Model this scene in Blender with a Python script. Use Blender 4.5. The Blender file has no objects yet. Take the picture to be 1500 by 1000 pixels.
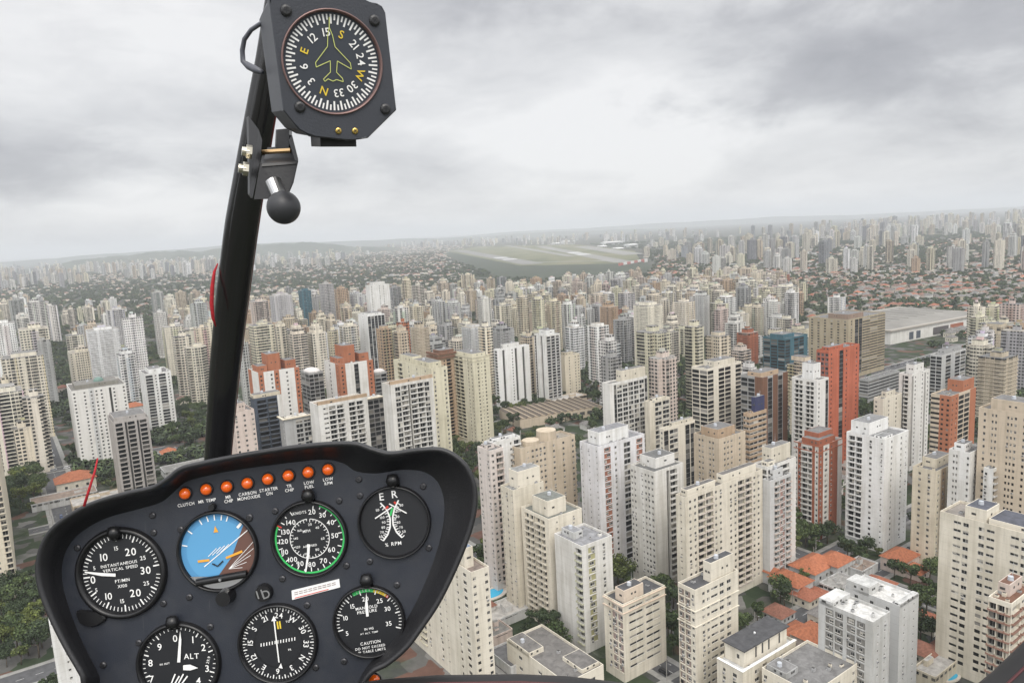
import bpy, math, random
import numpy as np
from mathutils import Vector, Matrix

random.seed(7)
rng = np.random.default_rng(11)
S = bpy.context.scene
R = math.radians

# ------------------------------------------------------------------ camera
FPX, CAM_H = 1080.0, 175.0            # focal length in photo pixels (1500 wide), height above ground
PITCH, ROLL = R(8.62), R(3.05)
CAM = Vector((0, 0, CAM_H))
fw = Vector((0, math.cos(PITCH), -math.sin(PITCH)))
up0 = Vector((0, math.sin(PITCH), math.cos(PITCH)))
rt0 = Vector((1, 0, 0))
rt = math.cos(ROLL) * rt0 - math.sin(ROLL) * up0
upv = math.sin(ROLL) * rt0 + math.cos(ROLL) * up0
CROT = Matrix((rt, upv, -fw)).transposed()
cd = bpy.data.cameras.new('camera')
cam = bpy.data.objects.new('camera', cd)
S.collection.objects.link(cam)
cam.matrix_world = Matrix.Translation(CAM) @ CROT.to_4x4()
cd.sensor_width = 36.0
cd.lens = 36.0 * FPX / 1500.0
cd.clip_start = 0.05
cd.clip_end = 120000
S.camera = cam

# ------------------------------------------------------------------ world, sun, exposure
SUN_EL, SUN_AZ = 50, 168              # azimuth clockwise from +Y
w = bpy.data.worlds.new('World')
S.world = w
w.use_nodes = True
nt = w.node_tree
nt.nodes.clear()


def N(t, kind, **kw):
    n = t.nodes.new(kind)
    for k, v in kw.items():
        setattr(n, k, v)
    return n


def math_node(t, op, a, b=None, c=None, clamp=False):
    n = t.nodes.new('ShaderNodeMath')
    n.operation = op
    n.use_clamp = clamp
    for i, v in enumerate((a, b, c)):
        if v is None:
            continue
        if isinstance(v, (int, float)):
            n.inputs[i].default_value = v
        else:
            t.links.new(v, n.inputs[i])
    return n.outputs[0]


def ramp(t, fac, stops, interp='LINEAR'):
    n = t.nodes.new('ShaderNodeValToRGB')
    cr = n.color_ramp
    cr.interpolation = interp
    while len(cr.elements) < len(stops):
        cr.elements.new(0.5)
    for e, (p, c) in zip(cr.elements, stops):
        e.position = p
        e.color = (*c, 1) if len(c) == 3 else c
    t.links.new(fac, n.inputs[0])
    return n.outputs[0]


def mixc(t, fac, a, b, mode='MIX'):
    n = t.nodes.new('ShaderNodeMix')
    n.data_type = 'RGBA'
    n.blend_type = mode
    for sock, v in ((n.inputs[0], fac), (n.inputs[6], a), (n.inputs[7], b)):
        if isinstance(v, (int, float)):
            sock.default_value = v
        elif isinstance(v, tuple):
            sock.default_value = (*v, 1) if len(v) == 3 else v
        else:
            t.links.new(v, sock)
    return n.outputs[2]


def noise(t, vec, scale, detail=4, rough=0.55, dist=0.0):
    n = t.nodes.new('ShaderNodeTexNoise')
    n.inputs['Scale'].default_value = scale
    n.inputs['Detail'].default_value = detail
    n.inputs['Roughness'].default_value = rough
    n.inputs['Distortion'].default_value = dist
    if vec is not None:
        t.links.new(vec, n.inputs['Vector'])
    return n.outputs[0]


def vmap(t, vec, scale=(1, 1, 1), loc=(0, 0, 0), rot=(0, 0, 0)):
    n = t.nodes.new('ShaderNodeMapping')
    n.inputs['Scale'].default_value = scale
    n.inputs['Location'].default_value = loc
    n.inputs['Rotation'].default_value = rot
    t.links.new(vec, n.inputs['Vector'])
    return n.outputs[0]


def build_world():
    t = nt
    sky = N(t, 'ShaderNodeTexSky', sky_type='NISHITA', sun_disc=False)
    sky.sun_elevation = R(SUN_EL)
    sky.sun_rotation = R(SUN_AZ)
    bg1 = N(t, 'ShaderNodeBackground')
    bg1.inputs[1].default_value = 0.10
    t.links.new(sky.outputs[0], bg1.inputs[0])
    tc = N(t, 'ShaderNodeTexCoord')
    sep = N(t, 'ShaderNodeSeparateXYZ')
    t.links.new(tc.outputs['Generated'], sep.inputs[0])
    x, y, z = sep.outputs
    zz = math_node(t, 'ADD', math_node(t, 'MAXIMUM', z, 0.0), 0.28)
    cmb = N(t, 'ShaderNodeCombineXYZ')
    t.links.new(math_node(t, 'DIVIDE', x, zz), cmb.inputs[0])
    t.links.new(math_node(t, 'DIVIDE', y, zz), cmb.inputs[1])
    p = cmb.outputs[0]
    n1 = noise(t, vmap(t, p, loc=(3.1, 1.7, 0.4)), 1.15, 8, 0.55, 0.4)
    n2 = noise(t, vmap(t, p, loc=(-5.3, 8.2, 2.0)), 0.33, 3, 0.5, 0.3)
    n3 = noise(t, vmap(t, tc.outputs['Generated'], scale=(1, 1, 2.0), loc=(1.2, 4.4, 0.2)), 5.5, 8, 0.56, 0.3)
    c = math_node(t, 'MULTIPLY_ADD', n1, 0.80, -0.06)
    c = math_node(t, 'ADD', c, math_node(t, 'MULTIPLY', n2, 0.40))
    c = math_node(t, 'ADD', c, math_node(t, 'MULTIPLY', n3, 0.55))
    n4 = noise(t, vmap(t, tc.outputs['Generated'], scale=(1, 1, 2.6), loc=(7.2, 0.4, 3.2)), 13.0, 7, 0.58, 0.5)
    c = math_node(t, 'ADD', c, math_node(t, 'MULTIPLY', n4, 0.30))
    c = math_node(t, 'ADD', c, -0.22)

    def blob(az, el, width, amount, c):
        d = Vector((math.sin(R(az)) * math.cos(R(el)), math.cos(R(az)) * math.cos(R(el)), math.sin(R(el))))
        vm = N(t, 'ShaderNodeVectorMath', operation='SUBTRACT')
        t.links.new(tc.outputs['Generated'], vm.inputs[0])
        vm.inputs[1].default_value = d
        sc = N(t, 'ShaderNodeVectorMath', operation='MULTIPLY')
        t.links.new(vm.outputs[0], sc.inputs[0])
        sc.inputs[1].default_value = (1 / width[0], 1 / width[0], 1 / width[1])
        ln = N(t, 'ShaderNodeVectorMath', operation='LENGTH')
        t.links.new(sc.outputs[0], ln.inputs[0])
        wob = math_node(t, 'ADD', ln.outputs['Value'], math_node(t, 'MULTIPLY_ADD', n3, 2.6, -1.3))
        mr = N(t, 'ShaderNodeMapRange', interpolation_type='SMOOTHSTEP')
        t.links.new(wob, mr.inputs[0])
        mr.inputs[1].default_value = 0.25
        mr.inputs[2].default_value = 1.15
        mr.inputs[3].default_value = amount
        mr.inputs[4].default_value = 0.0
        return math_node(t, 'ADD', c, mr.outputs[0])
    # thick darker cloud to the right, a bright gap ahead, grey bank low on the left
    c = blob(31, 11, (0.36, 0.12), -0.25, c)
    c = blob(22, 9.0, (0.17, 0.05), -0.20, c)
    c = blob(10, 7.5, (0.34, 0.10), 0.26, c)
    c = blob(-27, 13, (0.34, 0.08), 0.24, c)
    c = blob(-32, 6, (0.26, 0.045), -0.18, c)
    c = blob(-4, 17, (0.24, 0.05), -0.12, c)
    c = blob(-12, 5, (0.22, 0.03), -0.10, c)
    c = blob(-22, 2.5, (0.4, 0.02), 0.10, c)
    col = ramp(t, c, [(0.28, (0.375, 0.38, 0.41)), (0.50, (0.51, 0.515, 0.54)), (0.72, (0.70, 0.705, 0.72)),
                      (0.98, (0.88, 0.88, 0.885))])
    # an overcast sky is up to three times brighter overhead than at the horizon
    br = N(t, 'ShaderNodeMapRange', interpolation_type='SMOOTHSTEP')
    t.links.new(z, br.inputs[0])
    br.inputs[1].default_value = 0.24
    br.inputs[2].default_value = 0.85
    br.inputs[3].default_value = 1.0
    br.inputs[4].default_value = 2.3
    back = N(t, 'ShaderNodeMapRange', interpolation_type='SMOOTHSTEP')   # thinner cloud behind the helicopter, towards the sun
    t.links.new(y, back.inputs[0])
    back.inputs[1].default_value = -0.9
    back.inputs[2].default_value = 0.3
    back.inputs[3].default_value = 1.7
    back.inputs[4].default_value = 1.0
    bg2 = N(t, 'ShaderNodeBackground')
    t.links.new(col, bg2.inputs[0])
    t.links.new(math_node(t, 'MULTIPLY', br.outputs[0], back.outputs[0]), bg2.inputs[1])
    mx = N(t, 'ShaderNodeMixShader')
    mx.inputs[0].default_value = 0.94
    t.links.new(bg1.outputs[0], mx.inputs[1])
    t.links.new(bg2.outputs[0], mx.inputs[2])
    out = N(t, 'ShaderNodeOutputWorld')
    t.links.new(mx.outputs[0], out.inputs[0])


build_world()
w.cycles.sampling_method = 'MANUAL'
w.cycles.sample_map_resolution = 512
sd = bpy.data.lights.new('sun', 'SUN')
sd.energy = 1.5
sd.angle = R(32)
sd.color = (1.0, 0.93, 0.83)
sun = bpy.data.objects.new('sun', sd)
S.collection.objects.link(sun)
sdir = Vector((math.sin(R(SUN_AZ)) * math.cos(R(SUN_EL)), math.cos(R(SUN_AZ)) * math.cos(R(SUN_EL)), math.sin(R(SUN_EL))))
sun.rotation_euler = sdir.to_track_quat('Z', 'Y').to_euler()
S.view_settings.view_transform = 'Standard'
S.view_settings.look = 'None'
S.view_settings.gamma = 1
S.view_settings.exposure = 0.06
S.view_settings.use_curve_mapping = False
S.render.engine = 'CYCLES'
S.cycles.use_denoising = True
S.cycles.max_bounces = 6
S.cycles.diffuse_bounces = 3
S.cycles.volume_bounces = 2
S.cycles.transparent_max_bounces = 12
S.cycles.use_adaptive_sampling = True
S.cycles.adaptive_threshold = 0.01

COL = S.collection

# ------------------------------------------------------------------ pixel helpers (photo pixels, 1500 x 1000)


def ray(px, py):
    return fw + rt * ((px - 750) / FPX) - upv * ((py - 500) / FPX)


def project(P):
    v = P - CAM
    z = v.dot(fw)
    return 750 + FPX * v.dot(rt) / z, 500 - FPX * v.dot(upv) / z


def ground(px, py, h=0.0):
    d = ray(px, py)
    return CAM + d * ((h - CAM_H) / d.z)


def solve_corner(px, yt, yb):
    """point on the ray of (px, yt) whose foot on the ground shows at row yb"""
    d = ray(px, yt)
    lo, hi = 40.0, 30000.0
    for _ in range(60):
        m = (lo * hi) ** 0.5
        P = CAM + d * m
        if project(Vector((P.x, P.y, 0)))[1] > yb:
            lo = m
        else:
            hi = m
    return CAM + d * lo


# ------------------------------------------------------------------ objects and meshes


def tag(o, label=None, cat=None, group=None, kind=None):
    for k, v in (('label', label), ('category', cat), ('group', group), ('kind', kind)):
        if v:
            o[k] = v
    return o


def empty(name, loc, rz=0):
    o = bpy.data.objects.new(name, None)
    COL.objects.link(o)
    o.location = loc
    o.rotation_euler = (0, 0, rz)
    o.empty_display_size = 0.5
    return o


def link(name, me, parent=None):
    o = bpy.data.objects.new(name, me)
    COL.objects.link(o)
    if parent is not None:
        o.parent = parent
    return o


class MB:
    def __init__(s):
        s.v, s.f, s.m, s.mats = [], [], [], []

    def mi(s, mat):
        if mat not in s.mats:
            s.mats.append(mat)
        return s.mats.index(mat)

    def poly(s, pts, mat):
        n = len(s.v)
        s.v.extend(tuple(p) for p in pts)
        s.f.append(tuple(range(n, n + len(pts))))
        s.m.append(s.mi(mat))

    def box(s, x0, x1, y0, y1, z0, z1, mat, top=None, bottom=True):
        n = len(s.v)
        s.v += [(x0, y0, z0), (x1, y0, z0), (x1, y1, z0), (x0, y1, z0), (x0, y0, z1), (x1, y0, z1), (x1, y1, z1), (x0, y1, z1)]
        fs = [(0, 1, 5, 4), (1, 2, 6, 5), (2, 3, 7, 6), (3, 0, 4, 7), (4, 5, 6, 7)]
        ms = [mat] * 4 + [top or mat]
        if bottom:
            fs.append((3, 2, 1, 0))
            ms.append(mat)
        s.f += [tuple(n + i for i in f) for f in fs]
        s.m += [s.mi(m) for m in ms]

    def rings(s, rings, mat, cap0=False, cap1=False, closed=True, seg_mats=None):
        n = len(s.v)
        k = len(rings[0])
        for r in rings:
            s.v.extend(tuple(p) for p in r)
        for i in range(len(rings) - 1):
            mm = s.mi(seg_mats[i] if seg_mats else mat)
            for j in range(k if closed else k - 1):
                a, b = n + i * k + j, n + i * k + (j + 1) % k
                s.f.append((a, b, b + k, a + k))
                s.m.append(mm)
        if cap0:
            s.f.append(tuple(n + j for j in reversed(range(k))))
            s.m.append(s.mi(mat))
        if cap1:
            s.f.append(tuple(n + (len(rings) - 1) * k + j for j in range(k)))
            s.m.append(s.mi(mat))

    def cyl(s, c, ax, r0, r1, L, mat, k=12, cap=True):
        ax = Vector(ax).normalized()
        q = ax.to_track_quat('Z', 'Y').to_matrix()
        rr = []
        for t, r in ((0, r0), (L, r1)):
            rr.append([Vector(c) + ax * t + q @ Vector((r * math.cos(2 * math.pi * j / k), r * math.sin(2 * math.pi * j / k), 0)) for j in range(k)])
        s.rings(rr, mat, cap, cap)

    def tube(s, pts, rad, mat, k=8, cap=True, flat=None):
        pts = [Vector(p) for p in pts]
        rr = []
        ref = None
        for i, p in enumerate(pts):
            tdir = (pts[min(i + 1, len(pts) - 1)] - pts[max(i - 1, 0)]).normalized()
            if ref is None:
                ref = tdir.orthogonal().normalized() if flat is None else Vector(flat)
            a = (ref - tdir * ref.dot(tdir)).normalized()
            ref = a
            b = tdir.cross(a)
            r = rad[i] if isinstance(rad, (list, tuple)) else rad
            ra, rb = r if isinstance(r, tuple) else (r, r)
            rr.append([p + a * (ra * math.cos(2 * math.pi * j / k)) + b * (rb * math.sin(2 * math.pi * j / k)) for j in range(k)])
        s.rings(rr, mat, cap, cap)

    def mesh(s, name, smooth=False):
        me = bpy.data.meshes.new(name)
        me.from_pydata(s.v, [], s.f)
        for m in s.mats:
            me.materials.append(m)
        if s.m:
            me.polygons.foreach_set('material_index', s.m)
        if smooth:
            me.polygons.foreach_set('use_smooth', [True] * len(s.f))
        me.update()
        return me

    def build(s, name, parent=None, smooth=False):
        return link(name, s.mesh(name, smooth), parent)


# ------------------------------------------------------------------ materials
_mats = {}


def mat(name):
    m = bpy.data.materials.new(name)
    m.use_nodes = True
    t = m.node_tree
    b = t.nodes['Principled BSDF']
    return m, t, b


def plain(name, col, rough=0.6, metal=0.0, var=0.0, scale=30.0, spec=0.5, coat=0.0):
    key = (name, col, rough)
    if key in _mats:
        return _mats[key]
    m, t, b = mat(name)
    b.inputs['Base Color'].default_value = (*col, 1)
    b.inputs['Roughness'].default_value = rough
    b.inputs['Metallic'].default_value = metal
    b.inputs['Specular IOR Level'].default_value = spec
    b.inputs['Coat Weight'].default_value = coat
    if var:
        tc = N(t, 'ShaderNodeTexCoord')
        n = noise(t, tc.outputs['Object'], scale, 5, 0.6)
        lo = tuple(c * (1 - var) for c in col)
        hi = tuple(min(1, c * (1 + var)) for c in col)
        t.links.new(ramp(t, n, [(0.3, lo), (0.7, hi)]), b.inputs['Base Color'])
    _mats[key] = m
    return m


def wallmat(col):
    """painted render with rain streaks and uneven weathering"""
    key = ('wall', col)
    if key in _mats:
        return _mats[key]
    m, t, b = mat('painted_render')
    tc = N(t, 'ShaderNodeTexCoord')
    s1 = noise(t, vmap(t, tc.outputs['Object'], scale=(0.55, 0.55, 0.035)), 1.0, 5, 0.6)
    s2 = noise(t, vmap(t, tc.outputs['Object'], scale=(0.09, 0.09, 0.09)), 1.0, 4, 0.6)
    d = math_node(t, 'MULTIPLY', s1, 0.6)
    d = math_node(t, 'ADD', d, math_node(t, 'MULTIPLY', s2, 0.4))
    oi = N(t, 'ShaderNodeObjectInfo')
    d = math_node(t, 'ADD', d, math_node(t, 'MULTIPLY_ADD', oi.outputs['Random'], .16, -.10))
    dirt = tuple(c * k for c, k in zip(col, (0.76, 0.75, 0.72)))
    base = ramp(t, d, [(0.34, dirt), (0.54, col), (0.75, tuple(min(1, c * 1.05) for c in col))])
    sp = N(t, 'ShaderNodeSeparateXYZ')
    t.links.new(tc.outputs['Object'], sp.inputs[0])
    zf = math_node(t, 'FRACT', math_node(t, 'DIVIDE', sp.outputs[2], 3.0))
    joint = math_node(t, 'LESS_THAN', zf, .045)
    base = mixc(t, math_node(t, 'MULTIPLY', joint, .16), base, (.12, .115, .11))
    s3 = noise(t, vmap(t, tc.outputs['Object'], scale=(.9, .9, .33)), 1.0, 2, .5)
    base = mixc(t, math_node(t, 'MULTIPLY', math_node(t, 'GREATER_THAN', s3, .66), .10), base, (.25, .24, .22))
    t.links.new(base, b.inputs['Base Color'])
    b.inputs['Roughness'].default_value = 0.85
    b.inputs['Specular IOR Level'].default_value = 0.25
    _mats[key] = m
    return m


def roofmat(col):
    key = ('roof', col)
    if key in _mats:
        return _mats[key]
    m, t, b = mat('flat_roof')
    tc = N(t, 'ShaderNodeTexCoord')
    n1 = noise(t, tc.outputs['Object'], 0.35, 6, 0.7, 0.5)
    lo = tuple(c * 0.5 for c in col)
    t.links.new(ramp(t, n1, [(0.35, lo), (0.55, tuple(c * .8 for c in col)), (0.7, col)]), b.inputs['Base Color'])
    b.inputs['Roughness'].default_value = 0.9
    _mats[key] = m
    return m


def glass_material():
    m, t, b = mat('window_glass')
    oi = N(t, 'ShaderNodeObjectInfo')
    ge = N(t, 'ShaderNodeNewGeometry')
    r = math_node(t, 'FRACT', math_node(t, 'ADD', oi.outputs['Random'], ge.outputs['Random Per Island']))
    c = ramp(t, r, [(0.0, (0.010, 0.011, 0.012)), (0.58, (0.020, 0.021, 0.023)), (0.74, (0.04, 0.04, 0.04)), (0.84, (0.10, 0.095, 0.085)),
                    (0.94, (0.22, 0.21, 0.19)), (1.0, (0.36, 0.34, 0.31))])
    t.links.new(c, b.inputs['Base Color'])
    b.inputs['Roughness'].default_value = 0.3
    b.inputs['Specular IOR Level'].default_value = 0.25
    return m


GLASS = glass_material()
FRAME = plain('window_frame_paint', (0.45, 0.45, 0.43), 0.6)
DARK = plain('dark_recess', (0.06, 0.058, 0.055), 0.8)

WHITE = (0.76, 0.755, 0.735)
OFFW = (0.68, 0.665, 0.63)
CREAM = (0.64, 0.575, 0.455)
LCREAM = (0.69, 0.64, 0.54)
YCREAM = (0.64, 0.60, 0.46)
BEIGE = (0.55, 0.465, 0.36)
PINK = (0.57, 0.48, 0.425)
TAN = (0.46, 0.34, 0.235)
GREY = (0.38, 0.38, 0.375)
LGREY = (0.54, 0.54, 0.53)
DGREY = (0.16, 0.16, 0.165)
BRICK = (0.33, 0.115, 0.065)
TERRA = (0.39, 0.155, 0.085)
ORANGE = (0.47, 0.14, 0.08)
BROWN = (0.19, 0.10, 0.065)
NAVY = (0.05, 0.055, 0.12)
BLUEG = (0.07, 0.085, 0.11)
TEAL = (0.06, 0.15, 0.19)
GREENG = (0.04, 0.10, 0.085)
COLNAME = {WHITE: 'white', OFFW: 'off-white', CREAM: 'cream', LCREAM: 'pale cream', YCREAM: 'yellowish cream', BEIGE: 'beige', PINK: 'pinkish beige',
           TAN: 'tan', GREY: 'grey', LGREY: 'light grey', DGREY: 'dark grey', BRICK: 'brick red', TERRA: 'terracotta', ORANGE: 'orange-red',
           BROWN: 'brown', NAVY: 'navy', BLUEG: 'blue-grey', TEAL: 'teal', GREENG: 'green'}
YAW = R(35)                           # the street grid
UX = Vector((math.cos(YAW), math.sin(YAW), 0))
VX = Vector((-math.sin(YAW), math.cos(YAW), 0))

LANDMARKS = []                        # (short name, screen x, screen y)
OCC = []                              # occupied circles (x, y, r)


def free(x, y, r):
    for a, b, c in OCC:
        if (a - x) ** 2 + (b - y) ** 2 < (c + r) ** 2:
            return False
    return True

# ------------------------------------------------------------------ ground, roads, airfield, hills


def land_material():
    m, t, b = mat('city_ground')
    tc = N(t, 'ShaderNodeTexCoord')
    P = tc.outputs['Object']
    big = noise(t, P, 0.0022, 4, 0.6)
    mid = noise(t, P, 0.02, 4, 0.65)
    fine = noise(t, P, 0.25, 4, 0.6)
    vo = N(t, 'ShaderNodeTexVoronoi', voronoi_dimensions='2D', distance='CHEBYCHEV')
    t.links.new(vmap(t, P, scale=(1, 1, 1), rot=(0, 0, -YAW)), vo.inputs['Vector'])
    vo.inputs['Scale'].default_value = 0.11
    sp = N(t, 'ShaderNodeSeparateColor')
    t.links.new(vo.outputs['Color'], sp.inputs[0])
    lots = ramp(t, sp.outputs[0], [(0.0, (0.045, 0.06, 0.035)), (0.22, (0.035, 0.05, 0.028)), (0.3, (0.12, 0.117, 0.11)), (0.45, (0.07, 0.07, 0.068)),
                                   (0.55, (0.13, 0.075, 0.058)), (0.66, (0.10, 0.095, 0.088)), (0.76, (0.04, 0.055, 0.032)), (0.88, (0.18, 0.175, 0.165))], 'CONSTANT')
    green = ramp(t, fine, [(0.3, (0.022, 0.036, 0.017)), (0.7, (0.06, 0.078, 0.038))])
    f = math_node(t, 'ADD', math_node(t, 'MULTIPLY', mid, 0.7), math_node(t, 'MULTIPLY', big, 0.5))
    msk = ramp(t, f, [(0.60, (0, 0, 0)), (0.70, (1, 1, 1))])
    c = mixc(t, msk, lots, green)
    c = mixc(t, 0.35, c, ramp(t, fine, [(0.3, (0.4, 0.4, 0.4)), (0.7, (1.15, 1.15, 1.15))]), 'MULTIPLY')
    t.links.new(c, b.inputs['Base Color'])
    b.inputs['Roughness'].default_value = 0.95
    b.inputs['Specular IOR Level'].default_value = 0.1
    return m


def sheet(name, pts, z, material, kind='structure'):
    mb = MB()
    mb.poly([(p[0], p[1], z) for p in pts], material)
    return tag(mb.build(name), kind=kind)


LAND = land_material()
G = 45000
sheet('ground', [(-G, -3000), (G, -3000), (G, G), (-G, G)], 0, LAND)

ASPH = plain('asphalt', (0.075, 0.075, 0.078), 0.9, var=0.3, scale=0.4)
CONC = plain('pavement_concrete', (0.24, 0.235, 0.22), 0.9, var=0.25, scale=0.3)
PAINT = plain('road_paint', (0.62, 0.62, 0.6), 0.7)
ROADS = []                            # (ax, ay, bx, by, half width) for keeping things off


def road(a, b, half, pave=2.6, marks=True):
    a, b = Vector((a[0], a[1], 0)), Vector((b[0], b[1], 0))
    d = (b - a).normalized()
    n = Vector((-d.y, d.x, 0))
    k = len(ROADS)
    z = 0.03 + 0.004 * (k % 7)
    sheet('road', [a - n * half, b - n * half, b + n * half, a + n * half], z, ASPH)
    mb = MB()
    for s in (1, -1):
        p0, p1, p2, p3 = a + n * s * half, b + n * s * half, b + n * s * (half + pave), a + n * s * (half + pave)
        zz = 0.14 + 0.004 * (k % 7)
        mb.poly([(p.x, p.y, zz) for p in (p0, p1, p2, p3)], CONC)
        mb.poly([(p0.x, p0.y, 0), (p1.x, p1.y, 0), (p1.x, p1.y, zz), (p0.x, p0.y, zz)], CONC)
        mb.poly([(p3.x, p3.y, 0), (p2.x, p2.y, 0), (p2.x, p2.y, zz), (p3.x, p3.y, zz)], CONC)
    tag(mb.build('pavement'), kind='structure')
    if marks:
        mm = MB()
        L = (b - a).length
        s = 2.0
        while s < min(L - 4, 700):
            p = a + d * s
            q = a + d * (s + 3)
            mm.poly([(v.x, v.y, z + 0.004) for v in (p - n * .09, q - n * .09, q + n * .09, p + n * .09)], PAINT)
            s += 7
        tag(mm.build('road_markings'), kind='structure')
    ROADS.append((a.x, a.y, b.x, b.y, half + pave))


def on_road(x, y, r):
    for ax, ay, bx, by, h in ROADS:
        dx, dy = bx - ax, by - ay
        L2 = dx * dx + dy * dy
        u = max(0, min(1, ((x - ax) * dx + (y - ay) * dy) / L2))
        if (ax + u * dx - x) ** 2 + (ay + u * dy - y) ** 2 < (h + r) ** 2:
            return True
    return False


def through(px, py, back, fwd_, d):
    p = ground(px, py)
    return (p - d * back)[:2], (p + d * fwd_)[:2]


# the avenue on the left, its cross streets, and the streets on the right
road(*through(78, 690, 330, 1500, VX), 8.0, 3.5)
road(*through(70, 690, 150, 90, UX), 5.5)
road(*through(60, 985, 60, 200, UX), 6.5)
road(*through(1195, 820, 140, 120, VX), 4.5)
road(*through(1160, 910, 120, 260, UX), 4.5)
road(*through(1240, 800, 40, 200, UX), 4.5)
road(*through(985, 985, 80, 240, VX), 4.5)
road(*through(720, 955, 150, 120, VX), 4.0)
road(*through(640, 640, 300, 500, UX), 5.0)
road(*through(265, 660, 30, 240, UX), 4.5)
road(*through(1250, 555, 120, 400, UX), 7.0)


def gp(px, py, z=0.0):
    g = ground(px, py)
    return (g.x, g.y)


GRASS = None


def airfield():
    m, t, b = mat('airfield_grass')
    tc = N(t, 'ShaderNodeTexCoord')
    n = noise(t, vmap(t, tc.outputs['Object'], scale=(0.004, 0.0015, 1), rot=(0, 0, R(20))), 1.0, 6, 0.65)
    t.links.new(ramp(t, n, [(0.35, (0.075, 0.085, 0.038)), (0.5, (0.12, 0.122, 0.06)), (0.65, (0.17, 0.155, 0.09))]), b.inputs['Base Color'])
    b.inputs['Roughness'].default_value = 0.95
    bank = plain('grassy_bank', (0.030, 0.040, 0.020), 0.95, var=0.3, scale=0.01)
    apron = plain('runway_concrete', (0.21, 0.205, 0.19), 0.9, var=0.15, scale=0.01)
    rw = plain('runway_asphalt', (0.18, 0.175, 0.165), 0.9, var=0.15, scale=0.01)
    # plateau of the airfield with a dark bank on the near side
    top = [gp(655, 369), gp(762, 391), gp(906, 388), gp(938, 384), gp(930, 369), gp(845, 359), gp(700, 362)]
    foot = [gp(648, 372), gp(742, 409), gp(928, 408), gp(957, 391)]
    mb = MB()
    h = 6.0
    mb.poly([(x, y, h) for x, y in top], m)
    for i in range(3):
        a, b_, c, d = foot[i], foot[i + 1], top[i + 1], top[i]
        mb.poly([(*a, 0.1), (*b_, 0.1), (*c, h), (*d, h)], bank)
    tag(mb.build('airfield_ground'), kind='structure')

    def strip(name, a, b_, half, mm, z):
        a, b_ = Vector((*gp(*a), 0)), Vector((*gp(*b_), 0))
        d = (b_ - a).normalized()
        n_ = Vector((-d.y, d.x, 0)) * half
        sheet(name, [a - n_, b_ - n_, b_ + n_, a + n_], z, mm)
    strip('runway', (672, 367.6), (782, 388.5), 55, rw, h + .3)
    strip('runway', (790, 361.5), (914, 386), 45, apron, h + .35)
    strip('taxiway', (752, 386.6), (914, 383.4), 22, apron, h + .4)
    strip('taxiway', (742, 360.5), (838, 377), 28, apron, h + .45)
    strip('apron', (850, 362), (930, 374.5), 60, apron, h + .5)
    pm = plain('runway_paint', (0.46, 0.46, 0.45), 0.8)
    for a, b_ in (((731, 378.4), (737, 379.6)), ((744, 380.8), (749, 381.9)), ((838, 370.8), (846, 372.3)), ((849, 373.2), (858, 374.8))):
        strip('runway_threshold', a, b_, 40, pm, h + .7)
    red = plain('blast_wall_red', (0.42, 0.14, 0.12), 0.8)
    wh = plain('terminal_white', (0.66, 0.66, 0.64), 0.8)
    a, b_ = Vector((*gp(907, 391), 0)), Vector((*gp(948, 383.5), 0))
    d = (b_ - a).normalized()
    n_ = Vector((-d.y, d.x, 0))
    mb = MB()
    L = (b_ - a).length
    for i in range(8):
        p, q = a + d * (L * i / 8), a + d * (L * (i + .96) / 8)
        pts = [p - n_ * 3, q - n_ * 3, q + n_ * 3, p + n_ * 3]
        mm = red if i % 2 == 0 else wh
        mb.rings([[(v.x, v.y, 0) for v in pts], [(v.x, v.y, 15) for v in pts]], mm, cap1=True)
    tag(mb.build('blast_wall'), 'low red and white striped wall at the near right corner of the airfield', 'wall')
    # terminal buildings beyond
    rs = random.Random(3)
    for i, (px, py, wpx, hh) in enumerate([(832, 357, 17, 26), (814, 359, 9, 16), (896, 358, 28, 20), (924, 362, 14, 18), (882, 363, 8, 12), (905, 366, 10, 10)]):
        g = Vector((*gp(px, py), 0))
        wd = wpx * (g - CAM).length / FPX
        o = empty('airport_terminal', g, R(20))
        b1 = MB()
        b1.box(-wd / 2, wd / 2, -40, 40, 0, hh, wh)
        b1.build('wall', o)
        b2 = MB()
        b2.rings([[(x, y, hh) for x, y in ((-wd / 2 - 4, -46), (wd / 2 + 4, -46), (wd / 2 + 4, 46), (-wd / 2 - 4, 46))],
                  [(x, y, hh + 6) for x, y in ((-wd / 2, -12), (wd / 2, -12), (wd / 2, 12), (-wd / 2, 12))]], wh, True, True)
        b2.build('roof', o)
        b3 = MB()
        b3.box(-wd * .46, wd * .46, -40.6, -40.1, hh * .25, hh * .6, DARK)
        b3.build('window_band', o)
        tag(o, ['large white terminal hall behind the middle of the airfield', 'small white hall left of the large terminal hall',
                'long white terminal building right of the airfield', 'white hangar beyond the right end of the airfield',
                'little white shed on the apron left of the long terminal', 'low white shed in front of the long terminal'][i], 'terminal')


airfield()


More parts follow.
